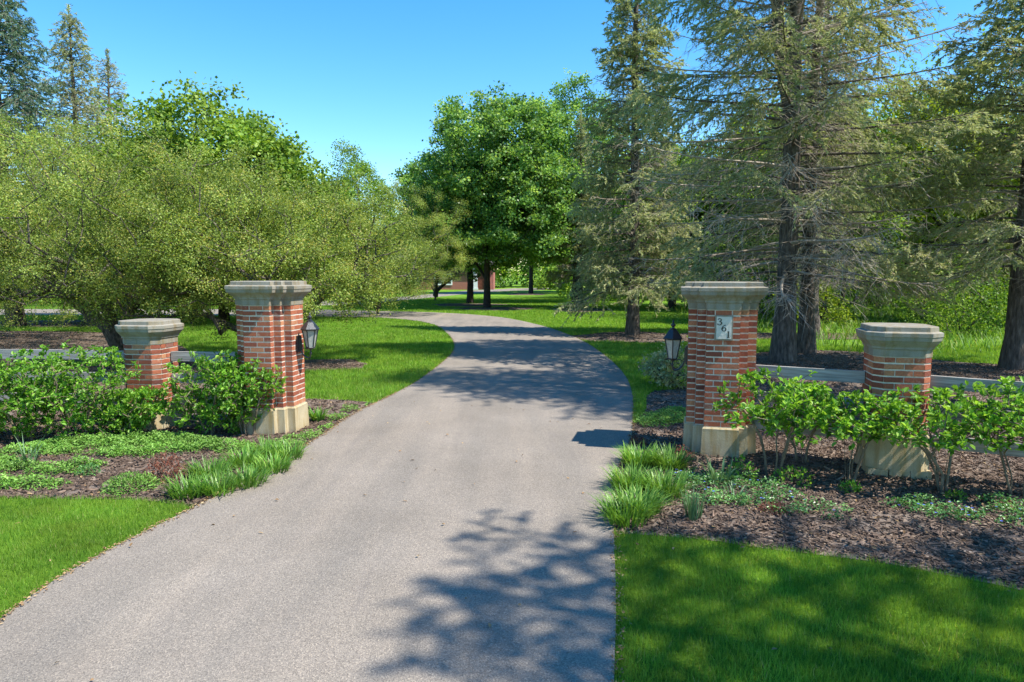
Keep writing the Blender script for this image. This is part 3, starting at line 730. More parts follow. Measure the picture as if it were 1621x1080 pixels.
c2 = crab((-5.6, 16.4), 'crabapple overhanging the tall pillar left of the driveway', [(0, .3, 2.95, 3.4, 3.2, 1.8), (-1.8, 0, 2.7, 2.8, 2.4, 1.9), (0, -1.8, 2.1, 2.6, 1.5, 1.1), (1.7, .6, 2.5, 2.1, 2.0, 1.35)], 4.4, 22, forks=fk(-1), nt_=1000)
c3 = crab((-7.2, 36.5), 'crabapple with drooping edge where the driveway bends', [(0, 0, 3.9, 4.6, 4.0, 2.8), (2.1, -1, 3.0, 2.9, 2.4, 2.1), (-2.4, -.6, 3.0, 2.8, 2.4, 2.2), (0, -2.4, 2.3, 4.2, 1.8, 1.7)], 6.6, 23, forks=fk(1), nt_=750)
c4 = crab((-6.3, 56), 'farthest crabapple, in front of the brick house', [(0, 0, 3.6, 3.8, 3.4, 2.0), (1.2, 0, 3.0, 2.4, 2.4, 1.6)], 5.4, 24, forks=fk(-1), nt_=450)
c5 = crab((-17.5, 22.5), 'crabapple at the left edge of the view, below the tall spruce', [(0, 0, 4.1, 4.6, 4.0, 3.1), (3, 0, 3.5, 2.8, 2.6, 2.5), (1.5, -2.4, 2.4, 3.4, 2.0, 1.6)], 6.5, 25, forks=fk(1), nt_=850)
c6 = copy_thing(c3, (-13.6, 29.0, 0), 'crabapple standing between the forked one and the driveway bend', 2.1, (1.12, 1.12, 1.0))
c7 = copy_thing(c5, (-10.2, 31.0, 0), 'crabapple behind the one that overhangs the tall pillar', 1.0, (.9, .9, .87))

# maples and other broad trees
def maple(loc, label, ells, H, seed, nt_=700, per=75, L=.17, W=.155, mat='maple', rb=.21, sig=.27, **kw):
    return broad_tree(kw.pop('name', 'maple_tree'), loc, label, 'tree', kw.pop('group', 'broadleaved trees beyond the drive'), ells, H, nt_, per, sig, L, W, M[mat], M['bark_dark'], rb, .012, seed, .8, None, .08, .06, .68, .3, .6, upn=.5, **dict(dict(flat=.6), **kw))
maple((-1.6, 43.6), 'large maple with a straight dark trunk beside the bend', [(.8, 0, 7.8, 4.7, 4.6, 5.2), (-1.5, 0, 6.2, 4.1, 4.0, 3.8), (2.8, -.5, 6.2, 3.8, 3.4, 3.6), (2.2, 0, 9.8, 3.2, 2.8, 3.4)], 14, 31, nt_=1250, sprouts=14, rb=.19)
maple((-3.1, 50.5), 'low forking maple in front of the brick house', [(0, 0, 7.4, 4.3, 4.2, 4.2), (-2.2, 0, 6.0, 2.6, 3.4, 3.2)], 11.6, 32, nt_=700)
maple((2.1, 76), 'maple with a thick pale trunk near the far lane', [(0, 0, 9.5, 6, 5, 6.0)], 15.5, 33, nt_=600, L=.28, W=.26)
maple((4.8, 52), 'tall airy maple partly behind the slender spruce', [(0, 0, 10.2, 4.1, 4, 5.4), (0, 0, 7.0, 4.6, 4, 3.6)], 15.5, 34, nt_=800, per=55, sprouts=12)
maple((8.0, 84), 'small dark maple at the far edge of the lawn', [(0, 0, 6.4, 4.2, 4, 3.8)], 10, 35, nt_=350, L=.28, W=.26)
maple((-12.9, 30.5), 'big maple behind the crabapples', [(-.6, 0, 5.1, 4.2, 3.8, 3.9), (2.5, 0, 4.0, 3.0, 3.0, 3.0), (-3.0, 0, 4.6, 3.0, 3.0, 3.7)], 9.2, 36, nt_=1300, L=.17, W=.16, sprouts=20, mat='maple_light', per=60, sig=.36)
maple((-16.3, 74), 'round pale green tree seen against the sky', [(0, 0, 8.6, 4.4, 4.4, 5.8)], 14, 37, nt_=560, per=34, L=.2, W=.18, mat='maple_light', sig=.4, name='round_tree')

# ---------------------------------------------------------------- spruces
def spruce(loc, label, H, Rm, seed, z0=1.0, mat='spruce', rb=.22, dens=1.0, dead=.3, limbs=6, step=.36, forks=0, droop=.25, sc=1.0, fw=1.0, twin=None, green0=.35, prof=.8, bare=0.0, name='spruce_tree', tl=1.0, azr=None, low=(.55, 3.5), thin=0.0, group='spruces around the drive'):
    rng = np.random.RandomState(seed)
    root = empty(name, (loc[0], loc[1], 0), label, 'tree', group)
    tk = Acc(); zt = np.linspace(0, H, 14); wob = np.cumsum(rng.normal(0, .03, (14, 2)), 0)*.6; wob[0] = 0
    rr = rb*(1-zt/H)**.8+.012; rr[0] *= 1.35
    def axis(z, k=0):
        x = np.interp(z, zt, wob[:, 0]); y = np.interp(z, zt, wob[:, 1])
        if twin and k: x += twin[1]*np.clip((z-twin[0])/1.5, 0, 1)+.04*max(0, z-twin[0])*np.sign(twin[1])
        return x, y
    P = np.stack([wob[:, 0], wob[:, 1], zt], 1); P[0, 2] = -.05; tubes(tk, P[None], rr[None], 12)
    if twin:
        zz = np.linspace(twin[0]-.25, H*.93, 10); P = np.array([(*axis(z, 1), z) for z in zz]); tubes(tk, P[None], (rb*.68*(1-(zz-zz[0])/(H-zz[0]))**.8+.01)[None], 10)
    tw = Acc(); nd = Acc()
    segs3 = []; rad3 = []; sv = []
    NP, ND, NV = [], [], []
    z = z0
    while z < H-.25:
        f = z/H; Lm = Rm*(1-f)**prof*min(1, low[0]+f*low[1])
        nl = rng.randint(limbs-1, limbs+2); a0 = rng.uniform(0, 6.28)
        for j in range(nl):
            az = a0+j*6.283/nl+rng.normal(0, .25)
            if azr is not None and abs((az-azr[0]+PI) % (2*PI)-PI) > azr[1]: continue
            zl = z+rng.uniform(-.15, .15); L = max(.25, Lm*rng.uniform(.62, 1.12)); k = rng.randint(2) if twin and zl > twin[0]+.4 else 0
            ax, ay = axis(zl, k)
            n = 7; t = np.linspace(0, 1, n); el = (.55*f-.02)+rng.normal(0, .08)
            hor = L*t; ver = L*(el*t-droop*(1-f)*t**1.5*1.4+droop*.8*(1-f)*t**3.2)
            side = rng.normal(0, .06)*L*t**2
            ca, sa = math.cos(az), math.sin(az)
            lp = np.stack([ax+ca*hor-sa*side, ay+sa*hor+ca*side, zl+ver], 1)
            isdead = rng.rand() < (dead*1.6*(1-f)**1.2 if f < .6 else dead*.15)
            r_l = max(.006, .017*L**.6)*sc
            tubes(tk if not isdead else tw, lp[None], (r_l*(1-.8*t))[None], 5 if not isdead else 4, rng.rand())
            # side twigs
            st = .13/tl; tt = np.arange(.16 if isdead else .2, 1.0, st/L)
            if len(tt) == 0: tt = np.array([.6])
            tt = np.clip(tt+rng.uniform(-.3, .3, len(tt))*st/L, .05, 1); m = len(tt)
            base = np.stack([np.interp(tt, t, lp[:, i]) for i in range(3)], 1)
            sg = np.where(np.arange(m) % 2 == 0, 1, -1)*1.0
            tlh = (.12+(.30 if isdead else .42)*L*np.sin(np.clip(1.08-tt, 0, 1)*PI*.62)*rng.uniform(.5, 1.15, m))*(.8 if isdead else 1)
            tlh = np.minimum(tlh, 1.25)
            aw = az+sg*(.85+rng.normal(0, .5 if isdead else .22, m)); dv = np.stack([np.cos(aw), np.sin(aw), rng.normal(-.22-.18*(1-f), .45 if isdead else .17, m)], 1)
            dv = norm(dv)
            mid = base+dv*tlh[:, None]*.5; mid[:, 2] += rng.normal(0, .03, m)
            end = base+dv*tlh[:, None]; end[:, 2] -= tlh*rng.uniform(.02, .3, m); end[:, :2] += rng.normal(0, .25 if isdead else .07, (m, 2))*tlh[:, None]
            B3 = np.stack([base, mid, end], 1)
            rtw = np.stack([np.full(m, .0055), np.full(m, .004), np.full(m, .002)], 1)*sc*(1.25 if isdead else 1)
            segs3.append(B3); rad3.append(rtw); sv.append(np.full(m, rng.uniform(.3, 1)))
            # sub twigs
            q = rng.randint(2, 5, m); ri = np.repeat(np.arange(m), q); M_ = len(ri); u = rng.uniform(.25, .95, M_)
            sb = base[ri]+(end[ri]-base[ri])*u[:, None]; d2 = norm(dv[ri]+rand_unit(rng, M_)*[.9, .9, .45]-[0, 0, .12]); l2 = tlh[ri]*rng.uniform(.2, .5, M_)+.04
            se = sb+d2*l2[:, None]; se[:, 2] -= l2*.12
            segs3.append(np.stack([sb, .5*(sb+se)+rng.normal(0, .012, (M_, 3)), se], 1)); rad3.append(np.tile([[.0034, .0026, .0014]], (M_, 1))*sc*(1.2 if isdead else 1)); sv.append(rng.uniform(.2, 1, M_))
            if not isdead:
                A_ = np.concatenate([base, sb, lp[:-1]]); B_ = np.concatenate([end, se, lp[1:]]); tpos = np.concatenate([tt, tt[ri], (t[:-1]+t[1:])/2])
                Ln = np.linalg.norm(B_-A_, axis=1)
                g = np.clip((tpos-green0*(1-f*.8))/.22, 0, 1)*(1-bare*(rng.rand(len(tpos)) < .5))
                cn = rng.poisson(Ln*34*dens*g*max(.06, 1-thin*f))
                ri2 = np.repeat(np.arange(len(A_)), cn)
                if len(ri2):
                    uu = rng.rand(len(ri2))**.8; pp = A_[ri2]+(B_[ri2]-A_[ri2])*uu[:, None]; dd = norm(B_-A_)[ri2]
                    NP.append(pp); ND.append(norm(dd+rand_unit(rng, len(ri2))*.62+[0, 0, -.03])); NV.append(np.clip(rng.beta(2, 2.6, len(ri2))+rng.normal(0, .12)+(.10 if f < .5 else 0), 0, 1))
        z += step*rng.uniform(.8, 1.2)*(1-.45*f)
    # leader
    P = np.stack([axis(H-.5)[0]+rng.normal(0, .03, 260), axis(H-.5)[1]+rng.normal(0, .03, 260), rng.uniform(H-1, H+.25, 260)], 1)
    NP.append(P); ND.append(norm(rand_unit(rng, 260)+[0, 0, .9])); NV.append(rng.rand(260))
    Bz = np.concatenate(segs3); tubes(tw, Bz, np.concatenate(rad3), 3, np.concatenate(sv))
    tk.build('trunk', M['bark'], root, smooth=True); tw.build('twigs', M['twig'], root)
    P = np.concatenate(NP); D = np.concatenate(ND); v = np.concatenate(NV); n = len(P)
    leaves(nd, P, D, rand_unit(rng, n)+[0, 0, .5], rng.uniform(.07, .12, n)*sc*fw, rng.uniform(.018, .03, n)*sc*fw, v)
    nd.build('crown', M[mat], root)
    return root
spruce((4.25, 24.0), 'slender olive spruce with a bare lower trunk right of the bend', 14.6, 2.9, 51, z0=1.9, rb=.20, dead=.25, dens=1.7, sc=1.15, green0=.2, limbs=6, step=.34)
spruce((6.55, 16.4), 'tall spruce with a thick forked trunk behind the number pillar', 17, 4.9, 52, z0=2.1, rb=.235, dead=.5, dens=2.4, thin=.6, sc=1.0, twin=(5.9, -.34), green0=.50, limbs=6, step=.40, tl=1.2, droop=.22)
spruce((7.9, 18.2), 'thinner spruce just behind the forked one', 14.5, 3.0, 53, z0=2.3, rb=.19, dead=.45, dens=1.3, green0=.5, step=.46, limbs=5)
spruce((11.3, 15.2), 'leaning spruce at the far right of the rail fence', 9.6, 4.2, 54, z0=2.4, rb=.24, dead=.35, dens=1.6, sc=1.0, mat='spruce', green0=.3)
spruce((10.4, 23.5), 'spruce standing back between the forked one and the wood', 14, 2.5, 55, z0=2.2, rb=.2, dead=.3, dens=.9, sc=1.2, green0=.25, step=.42)
spruce((4.3, 43.8), 'small spruce with a dark trunk on the middle lawn', 12, 2.6, 56, z0=1.9, rb=.24, dead=.2, dens=.9, sc=1.8, green0=.15, step=.42)
spruce((8.35, 1.1), 'near spruce whose bough tips hang in at the upper right corner', 14, 5.8, 57, z0=3.9, rb=.3, dead=.1, dens=2.4, mat='blue_spruce', green0=.15, droop=.2, step=1.0, limbs=4, prof=.7)
spruce((9.1, 9.8), 'bluish spruce whose boughs reach in over the rail fence at the right edge', 18, 5.4, 61, z0=2.9, rb=.3, dead=.15, dens=1.25, mat='blue_spruce', green0=.25, droop=.16, step=.55, limbs=5, prof=.62, low=(-.38, 2.7))
spruce((-20.1, 27.6), 'tall bluish spruce at the left edge of the view', 15.6, 4.0, 58, z0=2.5, rb=.28, dead=.1, dens=1.0, sc=1.35, mat='blue_spruce', green0=.15, step=.36)
spruce((-19.7, 31.8), 'narrow pointed spruce, tallest against the open sky', 13.8, 2.6, 59, z0=3, rb=.2, dead=.3, dens=.62, sc=1.5, green0=.2, step=.42, prof=.62)
spruce((-19.5, 34.0), 'browned spruce with a bare twiggy top', 12.6, 2.5, 60, z0=3, rb=.18, dead=.75, dens=.5, sc=1.5, green0=.3, step=.38, bare=.5, prof=.6)

# ---------------------------------------------------------------- woodland on the right and far behind
def wood():
    rng = np.random.RandomState(70)
    for (x0, x1, y0, y1, nn, Hm, nm, lab, L) in ((12, 46, 32, 52, 38, 15, 'woodland', 'dense bright green wood beyond the spruces', .17), (6, 42, 58, 82, 34, 19, 'woodland', 'tall green wood closing the lawn behind the slender spruce', .3), (-70, 90, 112, 150, 80, 15, 'woodland', 'far band of green trees beyond the lane and house', .5), (-75, -27, 48, 70, 18, 9, 'woodland', 'green trees glimpsed under the crabapples', .3)):
        a = Acc(); l = Acc()
        for i in range(nn):
            x, y = rng.uniform(x0, x1), rng.uniform(y0, y1); H = Hm*rng.uniform(.68, 1.1); r = H*.3
            k = int(110 if L < .2 else 60)
            if y0 < 100 and x < y*.42: H *= .8
            T = env_targets([(0, 0, H*.6, r, r, H*.38), (rng.uniform(-1, 1), rng.uniform(-1, 1), H*.32, r*.9, r*.9, H*.28)], k, rng, .6)
            P, par, cnt, tips = grow([[(0, 0, 0), (.05, 0, H*.2), (.1, .1, H*.4), (0, .1, H*.6)]], T, rng, 1.2, .3, .08, .05)
            aa = Acc(); tree_mesh(aa, P+[x, y, 0], par, cnt, .12+.008*H, .015, 4)
            for V, F, A in zip(aa.V, aa.F, aa.A): pass
            a.V += aa.V; a.F += [f+a.n for f in aa.F]; a.A += aa.A; a.n += aa.n
            scatter_leaves(l, P[tips]+[x, y, 0], 34 if L < .2 else 26, .42 if L < .2 else .7, L, L*.8, rng, .5, vsh=.5)
        # undergrowth
        nb = int((x1-x0)*(y1-y0)*.22) if L < .2 else 260
        Cc = np.stack([rng.uniform(x0-2, x1, nb), rng.uniform(y0-4, y1, nb) if L < .2 else rng.uniform(y0-4, y0+8, nb), rng.uniform(.2, 1.5 if L < .2 else 4.5, nb)], 1)
        scatter_leaves(l, Cc, 110, .55, L, L*.7, rng, .5, vsh=.6)
        r_ = tag(bpy.data.objects.new(nm, None), lab, 'wood', kind='stuff'); C.objects.link(r_)
        a.build('trunks', M['bark'], r_); l.build('foliage', M['wood'], r_)
wood()
maple((18.6, 31), 'bright yellow green tree glowing between the spruces', [(0, 0, 6.6, 3.2, 3, 3.6)], 10.5, 71, nt_=420, per=55, L=.15, W=.12, mat='yellow', name='yellow_green_tree')
maple((13.2, 29), 'slim light green tree behind the forked spruce', [(0, 0, 5.6, 2.8, 2.6, 3.8)], 9.5, 72, nt_=380, per=50, L=.15, W=.12, mat='maple_light', name='slim_tree')
maple((23, 27), 'fresh green tree filling the gap at the right edge', [(0, 0, 5.2, 4.2, 3, 4.6)], 10, 73, nt_=520, per=55, L=.15, W=.12, mat='yellow', name='fresh_green_tree')

maple((9.6, 41), 'light green tree filling the gap left of the forked spruce', [(0, 0, 5.4, 3.6, 3, 4.4), (-2, 0, 3.6, 2.6, 2.4, 2.6)], 9.5, 74, nt_=600, per=60, L=.18, W=.15, mat='maple_light', name='light_green_tree')
maple((15.5, 39), 'leafy yellow green tree deep between the right hand spruces', [(0, 0, 6.2, 3.8, 3, 5.2)], 11, 75, nt_=600, per=60, L=.18, W=.15, mat='yellow', name='leafy_green_tree')
# low bushes before the wood and on the far lawn
def bush(loc, label, r, h, mat, seed, L=.1, n=60, per=60, name='bush', group='bushes at the lawn edge'):
    return broad_tree(name, loc, label, 'bush', group, [(0, 0, h*.52, r, r, h*.5)], h, n, per, r*.16, L, L*.65, M[mat], M['bark'], .03, .006, seed, .4,
                      [[(0, 0, 0), (.05, 0, h*.3), (.1, 0, h*.5)], [(.05, 0, 0), (-.2, .1, h*.4)], [(0, .05, 0), (.1, -.2, h*.4)]], upn=.6)
bush((15.5, 23.5), 'bright green bush at the foot of the wood', 1.7, 2.4, 'wood', 81)
bush((20.5, 22), 'wide leafy bush near the right edge below the wood', 2.4, 3.0, 'yellow', 82, n=90)
bush((11.8, 27.5), 'round green bush seen past the forked trunk', 1.5, 2.2, 'yellow', 83)
bush((12.6, 80), 'golden yellow bush behind the small dark maple', 2.4, 3.4, 'yellow', 84, L=.25)
bush((7.0, 98), 'low clipped hedge bush by the far lane', 4.0, 2.2, 'wood', 85, L=.3)
bush((17, 96), 'pale green bush at the end of the lane', 4.2, 3.2, 'maple_light', 86, L=.3)
bush((2.95, 12.6), 'low needled sapling behind the lantern of the number pillar', .5, .7, 'spruce', 87, L=.07, n=50, per=30)

# ---------------------------------------------------------------- brick house far behind
def house():
    x0, x1, y0 = -20.0, -2.6, 96.0
    r = empty('brick_house', (x0, y0, 0), 'red brick house with white trimmed window beyond the maples', 'house')
    W_ = x1-x0
    wm, nt, out = newmat('house_brick'); tc = nt.nodes.new('ShaderNodeTexCoord').outputs['Object']
    mp = nt.nodes.new('ShaderNodeMapping'); mp.inputs['Rotation'].default_value = (PI/2, 0, 0); nt.links.new(tc, mp.inputs[0])
    bt = nt.nodes.new('ShaderNodeTexBrick'); bt.inputs['Scale'].default_value = 1; bt.inputs['Brick Width'].default_value = .21; bt.inputs['Row Height'].default_value = .072; bt.inputs['Mortar Size'].default_value = .008
    bt.inputs['Color1'].default_value = (.36, .085, .05, 1); bt.inputs['Color2'].default_value = (.27, .06, .04, 1); bt.inputs['Mortar'].default_value = (.35, .27, .22, 1); nt.links.new(mp.outputs[0], bt.inputs['Vector'])
    p = N(nt, 'ShaderNodeBsdfPrincipled'); p.inputs['Roughness'].default_value = .9; nt.links.new(bt.outputs[0], p.inputs['Base Color']); nt.links.new(p.outputs[0], out.inputs[0])
    white = plain('white_trim', [(.3, (.68, .68, .66)), (.7, (.78, .78, .76))], 8, .5, 0)
    dark = plain('window_pane', [(.3, (.03, .035, .045)), (.7, (.06, .07, .08))], 3, .1, 0, spec=.8)
    shingle = plain('roof_shingles', [(.3, (.06, .052, .046)), (.7, (.12, .105, .095))], 9, .9, .4)
    a = Acc(); box(a, (W_/2, 4.5, 1.6), (W_/2, 4.5, 1.6)); wl = a.build('wall', wm, r)
    a = Acc(); V = [(-.5, -.5, 3.2), (W_+.5, -.5, 3.2), (W_+.5, 9.5, 3.2), (-.5, 9.5, 3.2), (2, 4.5, 6.4), (W_-2, 4.5, 6.4)]
    V2 = [(x, y, z+.12) for x, y, z in V[:4]]
    a.add(V[:4]+V2+V[4:], [[0, 3, 2, 1], [0, 1, 5, 4], [1, 2, 6, 5], [2, 3, 7, 6], [3, 0, 4, 7], [4, 5, 9, 8], [6, 7, 8, 9]]); a.add(V2+V[4:], [[1, 2, 5], [3, 0, 4]]); a.build('roof', shingle, r)
    a = Acc(); box(a, (5, 6, 6.2), (.5, .4, 1.1)); a.build('chimney', wm, r)
    def win(cx, cz, hw, hh):
        f = Acc()
        for dx, dz, sx, sz in ((-hw, 0, .09, hh+.09), (hw, 0, .09, hh+.09), (0, hh, hw-.09, .09), (0, -hh, hw-.09, .09), (0, 0, .03, hh-.09)): box(f, (cx+dx, -.03, cz+dz), (sx, .06, sz))
        for k in (-.33, .33): box(f, (cx, -.02, cz+hh*k), (hw-.1, .03, .02))
        fo = f.build('window', white, r); g = Acc(); box(g, (cx, .0, cz), (hw-.09, .02, hh-.09)); g.build('pane', dark, fo)
    win(6.2, 1.5, .6, .7); win(10.4, 1.45, 1.15, .72); win(2.8, 1.5, .6, .7)
    for cx in (14.9, 16.6):
        p_ = Acc(); box(p_, (cx, -.12, 1.5), (.28, .14, 1.5)); box(p_, (cx, -.13, 2.92), (.36, .18, .1)); box(p_, (cx, -.13, .12), (.36, .18, .12)); p_.build('pilaster', white, r)
    d = Acc(); box(d, (15.75, -.03, 1.1), (.5, .05, 1.1)); do = d.build('door', M['red_leaf'], r)
    k = Acc(); box(k, (16.1, -.1, 1.05), (.03, .03, .06)); k.build('handle', M['black'], do)
house()

# ---------------------------------------------------------------- leafy shrubs along the fence
def shrub(loc, label, ells, nstem, H, seed, nt_=120, per=7, spread=.25, L=.066, group='green shrubs along the fence', dens=1.0, stemr=.014, mat='shrub'):
    rng = np.random.RandomState(seed); root = empty('leafy_shrub', (loc[0], loc[1], 0), label, 'shrub', group)
    T = env_targets(ells, nt_, rng, .55)
    tr = []
    for i in range(nstem):
        a_ = rng.uniform(0, 6.28); r_ = rng.uniform(.02, .09); dx, dy = math.cos(a_), math.sin(a_); s = rng.uniform(.4, 1)*spread
        tr.append([(dx*r_, dy*r_, -.02), (dx*(r_+s*.15)+rng.normal(0, .02), dy*(r_+s*.15), H*.18), (dx*(r_+s*.45), dy*(r_+s*.45)+rng.normal(0, .02), H*.36), (dx*(r_+s*.9)+rng.normal(0, .03), dy*(r_+s*.9), H*.52)])
    P, par, cnt, tips = grow(tr, T, rng, .12, .15, .10, .03, .35)
    a = Acc(); tree_mesh(a, P, par, cnt, stemr, .0022, 5, 1.1); a.build('stems', M['shrub_stem'], root, smooth=True)
    l = Acc(); nt0 = sum(len(x) for x in tr)
    thin = np.where((cnt <= 3) & (np.arange(len(P)) > nt0))[0]; thin = thin[rng.rand(len(thin)) < .55]
    Cc = np.concatenate([P[tips], P[thin]]); tdir = norm(Cc-P[par[np.concatenate([tips, thin])]])
    n = len(Cc)*per; c = np.repeat(Cc, per, 0)+rng.normal(0, .018, (n, 3)); td = np.repeat(tdir, per, 0)
    D = norm(td*.7+rand_unit(rng, n)+[0, 0, .25]); Nn = np.cross(np.cross(D, [[0, 0, 1.]]), D)+rand_unit(rng, n)*.45
    v = np.clip(rng.beta(2.2, 2.2, n)+np.repeat(rng.normal(0, .12, len(Cc)), per), 0, 1)
    s = rng.uniform(.55, 1.15, n); leaves(l, c, D, Nn, s*L, s*L*.6, v, 'leaf', .22)
    l.build('foliage', M[mat], root)
    return root
def gp(px, py): return G(px, py)
# left hedge: dense, leaves to the ground
HL = [((388, 693), .42, .95, 'hedge shrub pressed against the tall pillar left of the driveway'), ((325, 694), .46, 1.08, 'hedge shrub between the two left pillars'), ((195, 697), .44, .62, 'hedge shrub leafing over the front of the half hidden short pillar'),
      ((115, 700), .66, 1.2, 'broad hedge shrub just left of the half hidden short pillar'), ((30, 704), .62, 1.08, 'hedge shrub second from the left edge of the view'), ((-50, 705), .6, 1.05, 'hedge shrub cut off by the left edge of the view')]
for i, ((px, py), r_, h_, lab) in enumerate(HL):
    x, y = gp(px, py)
    shrub((x, y+.15), lab, [(0, 0, h_*.62, r_, r_*.8, h_*.40), (-.15, -.05, h_*.34, r_*.85, r_*.6, h_*.3), (r_*.5, 0, h_*.7, r_*.55, r_*.5, h_*.28)], 6, h_, 100+i, nt_=340, per=7, spread=.35, L=.060)
HR = [((1228, 757), .60, 1.14, 'leggy shrub with bare stems closest to the number pillar'), ((1345, 768), .52, .98, 'leggy shrub with bare stems in front of the short pillar, left side'), ((1500, 783), .70, 1.03, 'leggy shrub with arching bare stems right of the short pillar'), ((1618, 792), .6, 1.2, 'leggy shrub cut off by the right edge of the view'), ((1270, 735), .4, .92, 'small shrub behind the leggy pair, next to the rails')]
for i, ((px, py), r_, h_, lab) in enumerate(HR):
    x, y = gp(px, py)
    shrub((x, y+.05), lab, [(0, 0, h_*.74, r_, r_*.75, h_*.24), (-.2, -.1, h_*.58, r_*.8, r_*.5, h_*.14), (.22, .05, h_*.66, r_*.75, r_*.5, h_*.18)], 5, h_, 120+i, nt_=140, per=7, spread=.35, L=.072, group='leggy shrubs before the right fence')

# ---------------------------------------------------------------- bed plants
def clump(px, py, label, n, L, W, seed, mat='strap', r=.09, lean=(.1, .5), droop=(.1, .6), name='daylily_clump', cat='plant', group='daylily clumps by the driveway'):
    x, y = G(px, py); rng = np.random.RandomState(seed); a = Acc()
    th = rng.uniform(0, 6.28, n); rr = r*np.sqrt(rng.rand(n)); P = np.stack([rr*np.cos(th), rr*np.sin(th), np.zeros(n)], 1)
    az = th+rng.normal(0, .5, n)
    blades(a, P, az, L*rng.uniform(.55, 1.1, n), W*rng.uniform(.7, 1.2, n), rng.uniform(*lean, n), rng.uniform(*droop, n), np.clip(rng.beta(2.2, 2.2, n), 0, 1), 5)
    o = a.build(name, M[mat]); o.location = (x, y, .0); return tag(o, label, cat, group)
k = 0
for px, py, lab in ((300, 786, 'daylily clump nearest the camera on the left bed'), (345, 782, 'daylily clump touching the nearest left one, toward the driveway'), (392, 770, 'daylily clump in the middle of the left row, by the asphalt edge'), (330, 757, 'daylily clump behind the nearest left ones, beside the red bush'),
                    (432, 748, 'daylily clump one short of the end of the left row'), (385, 738, 'daylily clump at the back of the left row'), (455, 728, 'daylily clump at the pillar end of the left row'), (420, 722, 'daylily clump below the dense hedge by the left pillar'),
                    (1012, 738, 'daylily clump farthest from the camera on the right bed'), (1060, 742, 'daylily clump between the asphalt clumps and the number pillar'), (998, 775, 'daylily clump overhanging the asphalt in mid row at right'), (1050, 785, 'daylily clump in mid row away from the asphalt'),
                    (1012, 812, 'broad daylily clump at the corner of the right lawn'), (990, 828, 'small daylily clump on the asphalt corner beside the right lawn')):
    near = px > 900
    clump(px, py, lab, 330 if near else 250, .30 if near else .26, .0115, 200+k, r=.17 if near else .17, lean=(.08, .6), droop=(.05, .42)); k += 1
clump(503, 668, 'dark green strap leaved plant beside the left pillar base', 70, .30, .024, 230, r=.07, name='strap_leaved_plant', group=None)
clump(45, 742, 'blue green daffodil leaves standing at the left edge bed', 22, .42, .014, 231, 'iris', r=.06, lean=(.05, .3), droop=(.0, .5), name='daffodil_leaves', group=None)
clump(1098, 822, 'upright grassy iris clump beside the periwinkle', 80, .33, .009, 232, 'iris', r=.07, lean=(.02, .25), droop=(0, .15), name='iris_clump', group='upright iris leaves')
clump(1138, 768, 'pale upright iris leaves below the number pillar', 34, .36, .016, 233, 'iris', r=.09, lean=(.05, .35), droop=(0, .3), name='iris_clump', group='upright iris leaves')
clump(1165, 790, 'short iris leaves near the first leggy shrub', 26, .2, .012, 234, 'iris', r=.09, lean=(.1, .5), droop=(0, .4), name='iris_clump', group='upright iris leaves')

def cover(name, label, blobs, mat, seed, dens=3800, L=.032, h=.075, flowers=None, kind='stuff'):
    rng = np.random.RandomState(seed); a = Acc(); C2 = []
    for (px, py, rx, ry) in blobs:
        x, y = G(px, py); n = int(PI*rx*ry*dens); t = rng.uniform(0, 6.28, n); q = np.sqrt(rng.rand(n))*(1+.22*np.sin(3*t+px)+.15*np.sin(5*t+py))
        X, Y = x+rx*q*np.cos(t), y+ry*q*np.sin(t); Z = h*(1-.6*q**3)*rng.uniform(.25, 1.15, n)*(1+.3*np.sin(X*19)*np.sin(Y*17))
        C2.append(np.stack([X, Y, Z], 1))
    P = np.concatenate(C2); ok = ~in_drive(P[:, 0], P[:, 1]); P = P[ok]; n = len(P)
    D = np.c_[rng.normal(size=(n, 2)), rng.normal(.35, .35, n)]; Nn = np.c_[rng.normal(0, .45, (n, 2)), np.ones(n)]
    patchv = .12*np.sin(P[:, 0]*9)*np.sin(P[:, 1]*11)
    leaves(a, P, D, Nn, rng.uniform(.6, 1.2, n)*L, rng.uniform(.6, 1.2, n)*L*.55, np.clip(rng.beta(2.2, 2, n)+patchv+.15*(P[:, 2]/h-.6), 0, 1), 'leaf')
    o = tag(a.build(name, M[mat]), label, 'ground cover', kind=kind)
    if flowers:
        f = Acc(); m = rng.choice(n, flowers, False); c = P[m]+[0, 0, .02]
        for j in range(5):
            az = j*1.2566+rng.uniform(0, .3, flowers); leaves(f, c, np.stack([np.cos(az), np.sin(az), np.full(flowers, .25)], 1), np.tile([[0, 0, 1.]], (flowers, 1)), .014, .012, rng.rand(flowers), 'diamond')
        f.build('blossoms', M['blue_petal'], o)
    return o
cover('ground_cover', 'low bright green ground cover across the bed behind the left lawn', [(150, 706, .75, .28), (60, 718, .5, .2), (240, 700, .6, .25), (300, 705, .4, .22), (200, 722, .45, .14), (20, 745, .4, .16), (90, 752, .35, .1), (30, 772, .5, .14), (130, 740, .3, .1), (-60, 740, .6, .4), (350, 712, .45, .2), (255, 716, .5, .12)], 'cover', 301, dens=6500, h=.10)
cover('ground_cover', 'patch of low leaves at the foot of the left pillar', [(480, 697, .3, .13), (455, 706, .3, .1), (500, 690, .2, .12), (535, 664, .16, .2), (555, 650, .15, .2), (520, 680, .14, .12), (590, 643, .12, .2)], 'cover', 302, dens=3400, L=.03)
cover('ground_cover', 'light green patch on the bed below the right hand lantern', [(1050, 665, .42, .42), (1030, 672, .3, .25), (1075, 655, .3, .3)], 'cover', 303, dens=3600)
